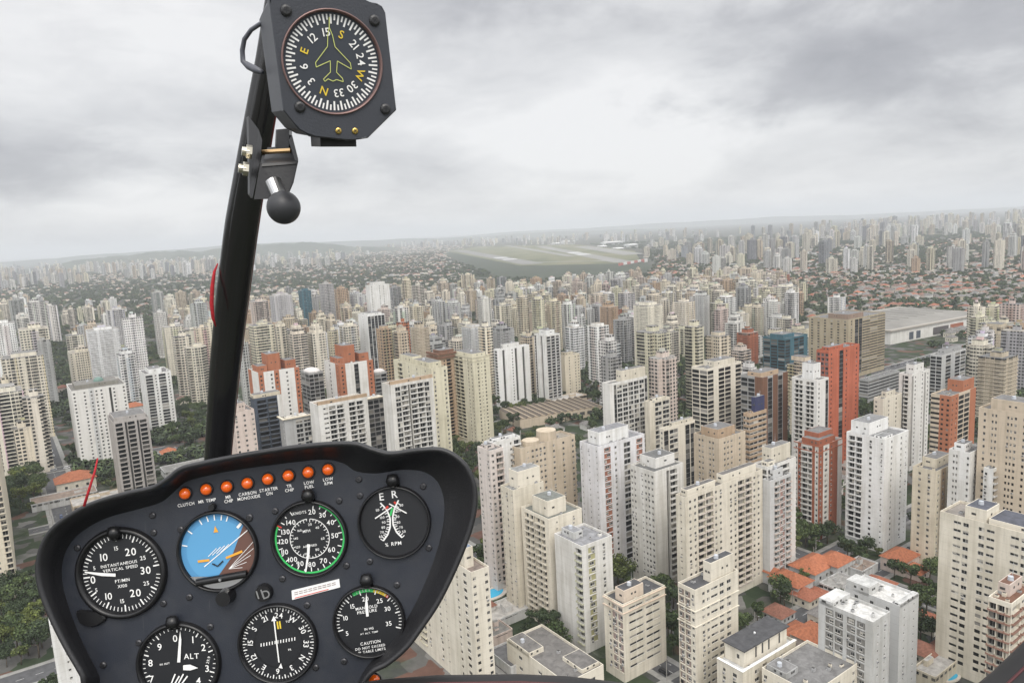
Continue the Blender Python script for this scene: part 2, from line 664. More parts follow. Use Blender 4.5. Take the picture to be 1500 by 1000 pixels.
def hills():
    m, t, b = mat('wooded_hills')
    tc = N(t, 'ShaderNodeTexCoord')
    n = noise(t, tc.outputs['Object'], 0.004, 6, 0.65)
    t.links.new(ramp(t, n, [(0.35, (0.035, 0.05, 0.03)), (0.6, (0.075, 0.085, 0.06)), (0.72, (0.16, 0.15, 0.13))]), b.inputs['Base Color'])
    b.inputs['Roughness'].default_value = 0.95
    mb = MB()
    rs = np.random.default_rng(5)
    for dist, az0, az1, hmax, dep in ((9500, -34, -8, 192, 1800), (17000, -40, 12, 185, 3500), (23000, -4, 44, 205, 4000)):
        nA, nD = 90, 9
        ph = rs.uniform(0, 6.28, 8)
        grid = []
        for j in range(nD):
            row = []
            for i in range(nA):
                u = i / (nA - 1)
                az = R(az0 + (az1 - az0) * u)
                e = math.sin(math.pi * u) ** 0.45
                prof = 0.62 + 0.2 * math.sin(5 * u + ph[0]) + 0.12 * math.sin(13 * u + ph[1]) + 0.06 * math.sin(31 * u + ph[2]) + 0.03 * math.sin(77 * u + ph[3])
                s = math.sin(math.pi * j / (nD - 1)) ** 1.3
                rr = dist + dep * (j / (nD - 1) - .5)
                row.append((math.sin(az) * rr, math.cos(az) * rr, max(-2, hmax * e * prof * s + rs.normal(0, 3) * s)))
            grid.append(row)
        n0 = len(mb.v)
        for r_ in grid:
            mb.v.extend(r_)
        for j in range(nD - 1):
            for i in range(nA - 1):
                a = n0 + j * nA + i
                mb.f.append((a, a + 1, a + nA + 1, a + nA))
                mb.m.append(mb.mi(m))
    tag(mb.build('hills', smooth=True), kind='structure')


hills()

# ------------------------------------------------------------------ towers with modelled facades
BAYW = {'.': 1.0, ',': .35, 'w': 1.0, 'W': 1.25, 'p': 1.6, 'b': 1.35, 'B': 1.9, 'g': .8, 'r': 1.6, 'o': .8, 'O': 1.0, 's': 1.3, 'R': 1.45, 'l': .55, 'v': 1.0, 'G': 1.5}
FACES = ((0, -1), (-1, 0), (0, 1), (1, 0))     # right-hand view face, left-hand view face, the two at the back
FROT = (0, -math.pi / 2, math.pi, math.pi / 2)


class Facade:
    """collects one tower's wall mesh, windows and balconies"""

    def __init__(s, wall, accent, infill, near):
        s.mb = MB()
        s.gl = []
        s.wall, s.acc, s.inf, s.near = wallmat(wall), wallmat(accent), wallmat(infill), near
        s.windows, s.balconies = [], []

    def face(s, fi, w, d, z0, z1, nf, pat, x_off=0.0, y_off=0.0):
        nx, ny = FACES[fi]
        ax, ay = (-ny, nx)
        W = w if fi in (0, 2) else d
        # centre of this face
        cx, cy = nx * w / 2 + x_off, ny * d / 2 + y_off

        def P(sx, z, dep=0.0):
            return (cx + ax * (sx - W / 2) - nx * dep, cy + ay * (sx - W / 2) - ny * dep, z)
        q = lambda a, b, za, zb, m, dep=0.0: s.mb.poly([P(a, za, dep), P(b, za, dep), P(b, zb, dep), P(a, zb, dep)], m)
        zb0 = z0 + min(3.6, (z1 - z0) * .15)       # plain base storey
        zt = z1 - 1.5
        fh = (zt - zb0) / nf
        tot = sum(BAYW[c] for c in pat)
        x = 0.0
        for c in pat:
            bw = W * BAYW[c] / tot
            xa, xb = x, x + bw
            x = xb
            m = s.acc if c in 'oO' else s.wall
            if c in '.,o':
                q(xa, xb, z0, z1, m)
                continue
            q(xa, xb, z0, zb0, m)
            q(xa, xb, zt, z1, m)
            if c in 'gl':
                e = bw * .06
                dep = .25 if c == 'g' else 1.4
                q(xa, xa + e, zb0, zt, m)
                q(xb - e, xb, zb0, zt, m)
                for xx in (xa + e, xb - e):
                    s.mb.poly([P(xx, zb0), P(xx, zb0, dep), P(xx, zt, dep), P(xx, zt)], m)
                s.mb.poly([P(xa + e, zt), P(xb - e, zt), P(xb - e, zt, dep), P(xa + e, zt, dep)], m)
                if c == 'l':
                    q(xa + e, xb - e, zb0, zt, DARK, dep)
                else:
                    gl = MB()
                    s.gl.append(gl)
                    for i in range(nf):
                        a = zb0 + i * fh
                        gl.poly([P(xa + e, a + .16, dep - .02), P(xb - e, a + .16, dep - .02), P(xb - e, a + fh, dep - .02), P(xa + e, a + fh, dep - .02)], GLASS)
                    q(xa + e, xb - e, zb0, zt, FRAME, dep)
                continue
            subs = [(xa, xb)]
            if c == 'p':
                subs = [(xa, (xa + xb) / 2), ((xa + xb) / 2, xb)]
            for sa, sb in subs:
                sw = sb - sa
                dep = .22
                if c in 'wOp':
                    ww, hh, sill = min(1.35, sw * .55), min(1.3, fh * .46), fh * .34
                elif c == 'v':
                    ww, hh, sill = min(.8, sw * .5), .8, fh * .45
                elif c == 'W':
                    ww, hh, sill = min(2.4, sw * .68), min(1.5, fh * .5), fh * .32
                elif c == 'r':
                    ww, hh, sill = sw * .995, fh * .48, fh * .34
                elif c == 'G':
                    ww, hh, sill = sw * .9, fh * .80, fh * .1
                elif c == 's':
                    ww, hh, sill = sw * .88, min(1.0, fh * .36), fh * .44
                elif c == 'R':
                    ww, hh, sill, dep = sw * .86, fh * .86, fh * .07, .35
                else:
                    ww, hh, sill, dep = sw * .86, fh * .84, fh * .1, 1.15
                mid = (sa + sb) / 2
                wa, wb = mid - ww / 2, mid + ww / 2
                if wa - sa > .01:
                    q(sa, wa, zb0, zt, m)
                    q(wb, sb, zb0, zt, m)
                prev = zb0
                for i in range(nf):
                    a = zb0 + i * fh + sill
                    b = a + hh
                    q(wa, wb, prev, a, m)
                    prev = b
                    for pa, pb in (((wa, a), (wb, a)), ((wa, b), (wb, b)), ((wa, a), (wa, b)), ((wb, a), (wb, b))):
                        s.mb.poly([P(*pa), P(*pb), P(*pb, dep), P(*pa, dep)], m)
                    if c in 'bB':
                        q(wa, wb, a, b, s.wall, dep)
                        gw, gh = ww * .96, hh * .94
                        s.windows.append((fi, P(mid, a + gh / 2, dep - .03), gw, gh))
                        s.balconies.append((fi, P(mid, a - .12, 0), ww + .2, min(.7, fh * .21)))
                    elif c == 'R':
                        q(wa, wb, a, b, s.inf, dep)
                        g2 = ww * (.4 + .25 * ((i * 7 + int(mid * 3)) % 3) / 2)
                        s.windows.append((fi, P(wa + g2 / 2 + (ww - g2) * ((i * 5) % 3) / 2, (a + b) / 2 + .1, dep - .03), g2, hh * .5))
                    else:
                        s.windows.append((fi, P(mid, (a + b) / 2, dep), ww, hh))
                q(wa, wb, prev, zt, m)


UNIT = {}


BLIND = plain('roller_blind', (0.50, 0.47, 0.41), .8, var=.1, scale=3)
SILL = plain('window_sill', (0.50, 0.48, 0.44), .8)


def unit_window(k):
    if ('w', k) not in UNIT:
        mb = MB()
        f = .06
        for j, (x0, x1) in enumerate(((-.5 + f, -.02), (.02, .5 - f))):
            # clear, half-drawn blinds, one side closed, a pane slid open
            cut = {0: .5 - f, 1: .05, 2: (-.5 + f if j else .5 - f), 3: .5 - f, 4: (.2 if j else -.15)}[k]
            if cut > -.5 + f:
                mb.poly([(x0, 0, -.5 + f), (x1, 0, -.5 + f), (x1, 0, cut), (x0, 0, cut)], GLASS if not (k == 3 and j) else DARK)
            if cut < .5 - f:
                mb.poly([(x0, -.002, cut), (x1, -.002, cut), (x1, -.002, .5 - f), (x0, -.002, .5 - f)], BLIND)
        for x0, x1, z0, z1 in ((-.5, .5, -.5, -.5 + f), (-.5, .5, .5 - f, .5), (-.5, -.5 + f, -.5 + f, .5 - f), (.5 - f, .5, -.5 + f, .5 - f), (-.02, .02, -.5 + f, .5 - f)):
            mb.box(x0, x1, -.05, 0.01, z0, z1, FRAME)
        mb.box(-.54, .54, -.30, -.05, -.56, -.502, SILL)
        UNIT[('w', k)] = mb.mesh('window')
    return UNIT[('w', k)]


def unit_balcony(m):
    k = ('b', m.name)
    if k not in UNIT:
        mb = MB()
        mb.box(-.5, .5, -1, 0.0, 0, .14, m)
        mb.box(-.5, .5, -1.0, -.9, .14, 1, m)
        mb.box(-.5, -.46, -.9, 0, .14, 1, m)
        mb.box(.46, .5, -.9, 0, .14, 1, m)
        UNIT[k] = mb.mesh('balcony')
    return UNIT[k]


def put(me, name, parent, loc, rz, sc):
    o = bpy.data.objects.new(name, me)
    COL.objects.link(o)
    o.parent = parent
    o.location = loc
    o.rotation_euler = (0, 0, rz)
    o.scale = sc
    return o


AC = plain('rooftop_metal', (0.36, 0.36, 0.36), 0.6, var=0.25, scale=1.5)
TANK = plain('tank_fibre', (0.45, 0.47, 0.5), 0.6)


def parapet_ring(mb, w, d, z0, z1, m, x=0, y=0, t=.25):
    """inner lining and top of a parapet whose outer side is the wall"""
    o = [(-w / 2 + x, -d / 2 + y), (w / 2 + x, -d / 2 + y), (w / 2 + x, d / 2 + y), (-w / 2 + x, d / 2 + y)]
    i = [(-w / 2 + t + x, -d / 2 + t + y), (w / 2 - t + x, -d / 2 + t + y), (w / 2 - t + x, d / 2 - t + y), (-w / 2 + t + x, d / 2 - t + y)]
    mb.rings([[(a, b, z1) for a, b in o], [(a, b, z1) for a, b in i], [(a, b, z0) for a, b in i]], m)


def roof_clutter(root, w, d, z, rs, m, pent, pcol, proof, tank=True):
    """penthouse blocks, tanks, small plant and an aerial on a flat roof"""
    for (fx0, fx1, fy0, fy1, h) in pent:
        p = MB()
        x0, x1, y0, y1 = -w / 2 + fx0 * w, -w / 2 + fx1 * w, -d / 2 + fy0 * d, -d / 2 + fy1 * d
        p.box(x0, x1, y0, y1, z, z + h, pcol, pcol, False)
        p.box(x0 + .3, x1 - .3, y0 + .3, y1 - .3, z + h, z + h + .05, proof, proof, False)
        for k in range(2):
            a = x0 + (x1 - x0) * rs.uniform(.1, .7)
            p.box(a, a + .9, y0 - .05, y0 + .02, z + h * .45, z + h * .45 + .8, DARK)
            b = y0 + (y1 - y0) * rs.uniform(.1, .7)
            p.box(x0 - .05, x0 + .02, b, b + .9, z + h * .45, z + h * .45 + .8, DARK)
        p.build('penthouse', root)
    for k in range(rs.randint(5, 9)):
        a, b = rs.uniform(-.42, .42) * w, rs.uniform(-.42, .42) * d
        s1, s2, hh = rs.uniform(.6, 1.8), rs.uniform(.6, 1.5), rs.uniform(.5, 1.4)
        mm = AC if rs.random() < .6 else m
        if ('p', mm.name) not in UNIT:
            c = MB()
            c.box(-.5, .5, -.5, .5, 0, .85, mm)
            c.box(-.4, .4, -.4, .4, .85, 1, mm, DARK, False)
            UNIT[('p', mm.name)] = c.mesh('rooftop_unit')
        put(UNIT[('p', mm.name)], 'rooftop_unit', root, (a, b, z + .002), 0, (s1, s2, hh))
    if tank and pent:
        fx0, fx1, fy0, fy1, h = pent[0]
        x0, y0 = -w / 2 + (fx0 + (fx1 - fx0) * rs.uniform(.3, .6)) * w, -d / 2 + (fy0 + (fy1 - fy0) * rs.uniform(.35, .65)) * d
        tk = MB()
        tk.cyl((x0, y0, z + h), (0, 0, 1), .9, .8, 1.3, TANK, 10)
        tk.build('water_tank', root)
        an = MB()
        an.cyl((x0 + 1.4, y0, z + h), (0, 0, 1), .07, .04, rs.uniform(3, 5.5), AC, 5)
        for zz in (1.8, 2.4):
            an.box(x0 + .8, x0 + 2.0, y0 - .03, y0 + .03, z + h + zz, z + h + zz + .06, AC)
        an.build('aerial', root)


TOWERS = []


def tower(label, short, xl, xc, xr, yt, yb, Rp, Lp, wall, accent=None, infill=TERRA, roof=(0.20, 0.195, 0.19), pent=None, pcol=None, proof=None,
          wid=None, dep=None, floor=3.0, cat='apartment tower', name='apartment_tower', group=None, balc=None, tank=True, near=None, yaw=YAW, extra=None):
    P = solve_corner(xc, yt, yb)
    h = P.z
    ux = Vector((math.cos(yaw), math.sin(yaw), 0))
    vx = Vector((-math.sin(yaw), math.cos(yaw), 0))

    def length(axis, xt):
        lo, hi = 0.5, 160.0
        s = 1 if xt > xc else -1
        for _ in range(40):
            m_ = (lo + hi) / 2
            if s * (project(P + axis * m_)[0] - xt) < 0:
                lo = m_
            else:
                hi = m_
        return lo
    wid = wid or length(ux, xr)
    dep = dep or length(vx, xl)
    base = Vector((P.x, P.y, 0))
    c = base + ux * wid / 2 + vx * dep / 2
    root = empty(name, c, yaw)
    rs = random.Random(hash((round(xc), round(yt))) & 0xffff)
    D = (Vector((P.x, P.y, h)) - CAM).length
    near = D < 470 if near is None else near
    nf = max(2, round((h - 5) / floor))
    accent = accent or wall
    F = Facade(wall, accent, infill, near)
    back = 'w.w.w.w' if wid > 12 else 'w.w'
    F.face(0, wid, dep, 0, h, nf, Rp)
    F.face(1, wid, dep, 0, h, nf, Lp)
    F.face(2, wid, dep, 0, h, nf, back)
    F.face(3, wid, dep, 0, h, nf, Lp if len(Lp) < 6 else back)
    parapet_ring(F.mb, wid, dep, h - 1.1, h, F.wall)
    F.mb.build('wall', root)
    rf = MB()
    rf.poly([(-wid / 2 + .2, -dep / 2 + .2, h - 1.0), (wid / 2 - .2, -dep / 2 + .2, h - 1.0), (wid / 2 - .2, dep / 2 - .2, h - 1.0), (-wid / 2 + .2, dep / 2 - .2, h - 1.0)], roofmat(roof))
    rf.build('roof', root)
    for gl in F.gl:
        gl.build('glass_strip', root)
    # windows: the nearest hundred on the seen sides as parts, the rest as one
    vis = [x for x in F.windows if x[0] in (0, 1)] if near else []
    vis.sort(key=lambda x: -x[1][2])
    one = vis[:100]
    keep = set(map(id, one))
    rest = MB()
    for win in F.windows:
        fi, p, ww, hh = win
        if id(win) in keep:
            put(unit_window(rs.choices(range(5), (10, 2, 2, 2, 1))[0]), 'window', root, p, FROT[fi], (ww, 1, hh))
        else:
            nx, ny = FACES[fi]
            ax, ay = -ny, nx
            o = .004
            rest.poly([(p[0] + ax * sx * ww / 2 + nx * o, p[1] + ay * sx * ww / 2 + ny * o, p[2] + sz * hh / 2) for sx, sz in ((-1, -1), (1, -1), (1, 1), (-1, 1))], GLASS)
    if rest.v:
        tag(rest.build('windows', root), kind='stuff')
    if near:
        if 'ac' not in UNIT:
            k_ = MB()
            k_.box(-.42, .42, -.38, 0, 0, .52, AC)
            k_.box(-.34, .2, -.385, -.38, .06, .46, DARK, None, False)
            UNIT['ac'] = k_.mesh('air_conditioner')
        pick = [x for x in F.windows if x[0] in (0, 1) and x[2] < 2.0 and x[3] < 1.6]
        for x in rs.sample(pick, min(len(pick), 9)):
            nx, ny = FACES[x[0]]
            put(UNIT['ac'], 'air_conditioner', root, (x[1][0] + nx * .22, x[1][1] + ny * .22, x[1][2] - x[3] / 2 - .75), FROT[x[0]], (1, 1, 1))
    bm_ = wallmat(balc or accent)
    vis = [x for x in F.balconies if x[0] in (0, 1)] if near else []
    vis.sort(key=lambda x: -x[1][2])
    keep = set(map(id, vis[:100]))
    rest = MB()
    for b in F.balconies:
        fi, p, ww, hh = b
        if id(b) in keep:
            put(unit_balcony(bm_), 'balcony', root, p, FROT[fi], (ww, .8, hh))
        else:
            nx, ny = FACES[fi]
            if nx:
                x0, x1 = sorted((p[0], p[0] + nx * .8))
                rest.box(x0, x1, p[1] - ww / 2, p[1] + ww / 2, p[2], p[2] + hh, bm_)
            else:
                y0, y1 = sorted((p[1], p[1] + ny * .8))
                rest.box(p[0] - ww / 2, p[0] + ww / 2, y0, y1, p[2], p[2] + hh, bm_)
    if rest.v:
        tag(rest.build('balconies', root), kind='stuff')
    if pent is None:
        pent = [(.25, .7, .3, .75, rs.uniform(3.5, 6))]
    roof_clutter(root, wid, dep, h - 1.0, rs, F.wall, pent, wallmat(pcol or wall), roofmat(proof or roof), tank)
    if extra:
        extra(root, wid, dep, h, F)
    tag(root, label, cat, group)
    OCC.append((c.x, c.y, .5 * math.hypot(wid, dep) + 1.5))
    cx, cy = project(c + Vector((0, 0, h * .7)))
    LANDMARKS.append((short, cx, cy))
    TOWERS.append((D, short, round(wid, 1), round(dep, 1), round(h, 1)))
    return root


def ledge(z, m, out=.35, th=.35):
    def f(root, w, d, h, F):
        mb = MB()
        for zz in (z if isinstance(z, (list, tuple)) else [z]):
            a = h + zz if zz <= 0 else zz
            mb.box(-w / 2 - out, w / 2 + out, -d / 2 - out, -d / 2, a, a + th, wallmat(m))
            mb.box(-w / 2 - out, -w / 2, -d / 2, d / 2 + out, a, a + th, wallmat(m))
        mb.build('cornice', root)
    return f


def hipcap(col, hh=4, inset=.15):
    """a low dark mansard on the roof"""
    def f(root, w, d, h, F):
        mb = MB()
        m = roofmat(col)
        a = [(-w / 2 + .3, -d / 2 + .3), (w / 2 - .3, -d / 2 + .3), (w / 2 - .3, d / 2 - .3), (-w / 2 + .3, d / 2 - .3)]
        k = 1 - inset * 2
        mb.rings([[(x, y, h - .8) for x, y in a], [(x * k, y * k, h + hh) for x, y in a]], m, cap1=True)
        mb.build('mansard_roof', root)
    return f


SLATE = (0.085, 0.085, 0.09)
REDBR = (0.30, 0.12, 0.07)
T = tower
# ---- the near ones on the right
T('slim cream tower with a dark slate top and curtained bay windows, bottom centre right', 'slate-topped cream tower', 993, 1018, 1081, 864, 1030, '.psWW.', 'RRw', LCREAM,
  infill=(0.30, 0.24, 0.21), roof=SLATE, pent=[(.42, .95, .15, .6, 7.5)], pcol=LCREAM, extra=lambda *a: (ledge([-8.5, -14.5], LCREAM)(*a)), proof=SLATE)


def flat_overhang(root, w, d, h, F):
    mb = MB()
    s = roofmat(SLATE)
    x0, x1, y0, y1 = -w * .38, w * .42, -d * .30, d * .44
    mb.box(x0, x1, y0, y1, h - .95, h + 5.2, F.wall, None, False)
    mb.build('penthouse', root)
    m2 = MB()
    m2.box(x0 - .7, x1 + .7, y0 - .7, y1 + .7, h + 5.2, h + 5.55, s)
    m2.cyl((0, 1, h + 5.55), (0, 0, 1), .35, .35, .5, plain('white_vent', (0.8, 0.8, 0.8), .5), 10)
    m2.build('flat_roof', root)
    m3 = MB()
    for k, a in enumerate((.25, .4, .55, .8)):
        xx = x0 + (x1 - x0) * a
        m3.box(xx, xx + .8, y0 - .06, y0, h + .6, h + 4.4, DARK)
    m3.box(x0 - .06, x0, y0 + 2, y0 + 3, h + 1.5, h + 3, DARK)
    m3.build('window', root)
    m4 = MB()
    m4.box(-w / 2 - .2, w / 2 + .2, -d / 2 - .2, -d / 2 + .9, h, h + .12, wallmat(WHITE))
    m4.box(-w / 2 - .2, -w / 2 + .9, -d / 2 + .9, d / 2, h, h + .12, wallmat(WHITE))
    m4.build('terrace_coping', root)


T('cream building with white roof terrace and dark flat-roofed penthouse, bottom right of centre', 'white-terraced cream building', 1050, 1088, 1166, 984, 1076, '.WlWW.', '.w.W.', LCREAM,
  pent=[], roof=(0.62, 0.62, 0.61), extra=flat_overhang)
T('low building with stained grey flat roof inside a pale parapet, cut by the bottom edge', 'grey flat-roofed low building', 1116, 1190, 1256, 1016, 1112, '.w.w.w', 'w.w.w.w', LCREAM,
  roof=(0.24, 0.235, 0.23), pent=[(.05, .3, .55, .95, 2.2)], pcol=GREY)
T('front slab of the grey-white twin block with white roof and glazed balconies', 'white twin slab', 1199, 1279, 1304, 911, 1074, '.v.v.', '.RR,RR.', LGREY, infill=(0.26, 0.25, 0.235), roof=(0.72, 0.71, 0.68), pent=[(.0, .99, .72, .99, 2.0)], pcol=LGREY,
  proof=(0.7, 0.69, 0.66), balc=WHITE, tank=False)
T('rear slab of the grey-white twin block with a white sunken roof', 'rear twin slab', 1238, 1318, 1346, 887, 1030, '.v..v.', '.w.w.w.', LGREY, roof=(0.72, 0.71, 0.68), pent=[(.0, .5, .55, .98, 3.5), (.03, .97, .0, .1, 1.5)],
  pcol=LGREY, proof=(0.6, 0.6, 0.58), tank=False)
T('huge beige slab with rows of dark slot windows filling the right edge', 'huge beige slab', 1377, 1562, 1600, 797, 1050, 'w.w', '..sW.Ws..sW.s.W', LCREAM, wid=16, roof=(0.30, 0.27, 0.24),
  pent=[(.1, .75, .62, .8, 5), (.1, .9, .25, .6, 2.4)], pcol=LCREAM, proof=(0.10, 0.105, 0.13))
T('balconied block with brown parapets and brown roof at the bottom right corner', 'brown-parapet block', 1448, 1482, 1530, 884, 1112, 'bB', 'BBb', LCREAM, wid=17, roof=(0.20, 0.10, 0.065), balc=(0.29, 0.17, 0.13),
  pent=[(.35, .9, .45, .95, 4)], pcol=PINK)
T('bright white tower with a single column of dark balconies on its left side', 'bright white tower', 1240, 1296, 1331, 643, 810, '.w.wv', ',bb.w.v', WHITE, pent=[(.15, .95, .5, .98, 6.5), (.05, .4, .05, .3, 1.5)], pcol=WHITE,
  roof=(0.25, 0.25, 0.25))
T('cream and tan tower just right of the bright white tower', 'cream and tan tower', 1337, 1372, 1406, 690, 838, 'wOw.w', '.w.w.', CREAM, accent=TAN, pent=[(.3, .9, .3, .9, 4.5)])
T('white tower with a planted roof terrace in front of the big beige tower', 'white terrace tower', 1390, 1421, 1443, 663, 850, '.w.w', '.p..w', WHITE, pent=[(.2, .7, .4, .9, 3.5)])
T('lower white wing with grey balconies beside the white terrace tower', 'white balconied wing', 1441, 1455, 1472, 687, 860, 'B.', 'w.', WHITE, balc=LGREY, pent=[(.5, .9, .5, .9, 2.5)])
T('big plain beige tower with dotted windows at the right edge', 'big beige tower', 1434, 1540, 1600, 612, 880, 'w.w.w', '.w.p..pw.w.pp.', BEIGE, wid=18, pent=[(.1, .7, .35, .85, 5.5)])
T('terracotta tower with grey glazed bay and striped left edge', 'terracotta tower', 1364, 1393, 1430, 580, 742, 'OOGGoo', 'rOO', BEIGE, accent=TERRA, pent=[(.55, .99, .1, .9, 7)], pcol=TERRA)
T('pale pinkish tower between the orange-red tower and the terracotta tower', 'pale pink tower', 1317, 1336, 1362, 548, 690, 'lw.wlw', '.lb.', OFFW, pent=[(.25, .8, .2, .8, 6)])
T('brick-red and white tower with a curved stack of balconies', 'brick-red balcony tower', 1164, 1199, 1234, 654, 792, 'OWOo.', 'wOBbow', OFFW, accent=BRICK, balc=OFFW, pent=[(.1, .8, .1, .8, 3.5), (.3, .9, .3, .9, 6)], pcol=BRICK,
  extra=ledge([-.2, -3.5], BRICK))
T('tall orange-red slab tower with a dark glass stripe', 'orange-red tower', 1196, 1214, 1259, 514, 700, 'wogwow', 'RRR', ORANGE, infill=(0.25, 0.16, 0.15), pent=[(.05, .5, .1, .7, 3)], pcol=ORANGE)
T('cream tower with thin green stripes left of the orange-red tower', 'green-striped cream tower', 1160, 1197, 1214, 557, 722, 'w.g', '.bb.bb.', OFFW, accent=GREENG, balc=OFFW, pent=[(.35, .95, .3, .75, 10)], pcol=WHITE)
T('dark brown and glass office block with a tan end panel', 'brown glass office block', 1085, 1117, 1154, 553, 715, 'ogogo', 'GGoo', GREY, accent=BROWN, pent=[(.1, .8, .2, .8, 3)], pcol=TAN, cat='office building', name='office_building')
T('small banded brown and cream office with a blue upper block', 'banded brown office', 1089, 1098, 1123, 606, 768, 'rr', 'rr', TAN, pent=[(.45, .98, .3, .95, 9)], pcol=NAVY, cat='office building', name='office_building')
T('square beige block with small paired windows and an orange-tan penthouse', 'square beige block', 1016, 1053, 1092, 643, 812, '.pw.w.', '.p.p.', BEIGE, pent=[(.1, .75, .15, .8, 5)], pcol=TAN)
T('broad cream tower with six columns of dark balconies and paired windows', 'broad cream balcony tower', 990, 1004, 1117, 728, 908, ',pbbp.pbbp,', '.v.', LCREAM, accent=LCREAM, balc=(0.60, 0.53, 0.47), roof=(0.16, 0.15, 0.14),
  pent=[(.05, .4, .3, .9, 3), (.5, .95, .3, .95, 4)], pcol=LCREAM)
T('grey-white tower with pinkish balconies hiding behind the broad cream balcony tower', 'grey-white tower behind', 1117, 1128, 1159, 704, 856, '.bRb', '..', LGREY, accent=PINK, infill=(0.35, 0.22, 0.19))
T('white stepped tower with open terraces beside the brick-red balcony tower', 'white stepped tower', 1103, 1124, 1166, 684, 850, 'BB.', 'BB', OFFW, pent=[(.3, .98, .35, .98, 8), (.05, .3, .05, .5, 3)], pcol=LCREAM)
T('grey-white tower with a plain windowless end and a dense window grid', 'plain-ended white tower', 923, 958, 1001, 691, 866, '..lb.', 'p.vpw', OFFW, pent=[(.3, .95, .3, .95, 5)], pcol=OFFW, roof=(0.16, 0.16, 0.155))
T('white hotel tower with columns of red-brown loggias', 'white hotel tower', 849, 876, 944, 654, 844, '.R,w.G.R,', 'v.v.v', (0.70, 0.69, 0.70), infill=(0.34, 0.15, 0.10), pent=[(.12, .75, .25, .85, 6.5)], pcol=WHITE, roof=(0.26, 0.26, 0.27),
  cat='hotel tower')


def round_tanks(root, w, d, h, F):
    mb = MB()
    mb.cyl((w * .12, d * .1, h - 1), (0, 0, 1), 5.2, 5.2, 5.0, F.wall, 28)
    mb.build('round_roof_drum', root)
    mb = MB()
    mb.cyl((-w * .22, -d * .5 + 4.6, h - 1), (0, 0, 1), 4.5, 4.5, 2.6, F.wall, 28)
    mb.build('round_stair_drum', root)


T('wide beige tower with round drums on its roof', 'wide beige drum-roof tower', 742, 762, 842, 657, 838, '.vpp.w.w.w', 'b.', BEIGE, pent=[], roof=(0.36, 0.32, 0.26), extra=round_tanks)
T('white tower with black square windows joined to the wide beige drum-roof tower', 'white square-window tower', 712, 721, 762, 648, 842, '.w.wb', '.b', WHITE, roof=(0.15, 0.15, 0.15), pent=[(.1, .9, .4, .9, 2)])
T('pinkish narrow tower at the left front of the white square-window tower', 'narrow pinkish tower', 699, 717, 737, 660, 866, 'wb', 'w.w', (0.62, 0.56, 0.52), accent=PINK, pent=[(.2, .8, .5, .9, 2)])
T('off-white tower with a plain cream side and tall roof block', 'plain cream-sided tower', 733, 751, 796, 718, 902, '....v', 'v.w.v', LCREAM, accent=OFFW, roof=(0.30, 0.30, 0.29), pent=[(.25, .98, .2, .9, 8)], pcol=LCREAM)
T('cream tower with black balcony columns and a dark vertical slot', 'black-balcony cream tower', 763, 803, 852, 760, 926, '.v..v.', '.bblbb.', LCREAM, accent=LCREAM, pent=[(.15, .7, .2, .75, 7)], pcol=LCREAM, balc=LCREAM, roof=(0.20, 0.21, 0.19))
T('grey-cream tower with greenish glazed balconies and a flat grey roof', 'green-balcony tower', 812, 852, 896, 800, 958, '.R.w.', '....b', OFFW, infill=(0.42, 0.40, 0.22), accent=(0.52, 0.52, 0.38), pent=[(.2, .5, .5, .95, 3)], roof=(0.30, 0.30, 0.31), pcol=LGREY)
T('cream block with rows of long dark window slits and a pinkish crown', 'slit-window cream block', 884, 912, 974, 885, 1000, ',ss,', '.wRR', LCREAM, infill=(0.36, 0.28, 0.26), pent=[(.1, .55, .15, .6, 5)], pcol=(0.64, 0.54, 0.44), roof=SLATE, extra=ledge([-1.0, -4.0], (0.64, 0.52, 0.42)))
T('tall cream tower with dotted windows rising beside the instrument panel', 'cream tower by the panel', 588, 690, 716, 838, 1024, 'w.w', '.wbw.wv.wW,', LCREAM, accent=YCREAM, roof=(0.25, 0.2, 0.17), pent=[(.1, .6, .1, .4, 8)], pcol=LCREAM, proof=(0.2, 0.25, 0.33))
T('low cream building with sunken patio roof at the bottom edge', 'low patio building', 742, 830, 884, 1000, 1046, '.W.W.', '.W.W.W', LCREAM, roof=(0.20, 0.19, 0.18), pent=[(.0, .4, .6, .97, 2), (.5, .97, .05, .35, 1.5)], pcol=LCREAM)
# ---- just above the panel
T('tan-sided white slab with open balconies left of its twin', 'left tan-sided slab', 453, 466, 538, 594, 780, '.sBB.BB.', '..', OFFW, accent=BEIGE, pent=[(.0, 1, .02, .12, 3)], pcol=TAN, roof=(0.40, 0.33, 0.26), balc=OFFW)
T('tan-sided white slab with open balconies, right of its twin', 'right tan-sided slab', 559, 572, 634, 564, 790, '.GBlBBG.', '..', OFFW, accent=BEIGE, pent=[(.0, 1, .02, .12, 3)], pcol=TAN, roof=(0.40, 0.33, 0.26), balc=OFFW)
T('dark blue-grey glass office with a cream cap beside the strut', 'dark glass office', 366, 372, 412, 584, 760, ',BBo', ',.', BLUEG, accent=OFFW, pent=[(.0, .98, .1, .9, 3)], pcol=CREAM, cat='office building', name='office_building', balc=(0.10, 0.115, 0.14))
T('grey tower under an overhanging cream roof slab', 'cream slab-roof tower', 409, 416, 455, 614, 775, '..GG', '.w', GREY, accent=BLUEG, extra=ledge([-.3], CREAM, 1.2, .6), pent=[(.1, .9, .1, .9, 1)], pcol=LCREAM, proof=(0.6, 0.56, 0.48))
T('dark grey tower between the two tan-sided slabs', 'dark tower between the slabs', 531, 538, 563, 584, 745, 'GGG', 'GG', (0.24, 0.235, 0.23), extra=ledge([-.3], CREAM, 1.2, .6), pent=[(.1, .9, .1, .9, 1)], pcol=LCREAM, proof=(0.6, 0.56, 0.48))
T('pale beige dotted-window block at the foot of the strut', 'dotted block at the strut', 330, 342, 372, 604, 790, 'w.w.w', 'w.w', PINK)
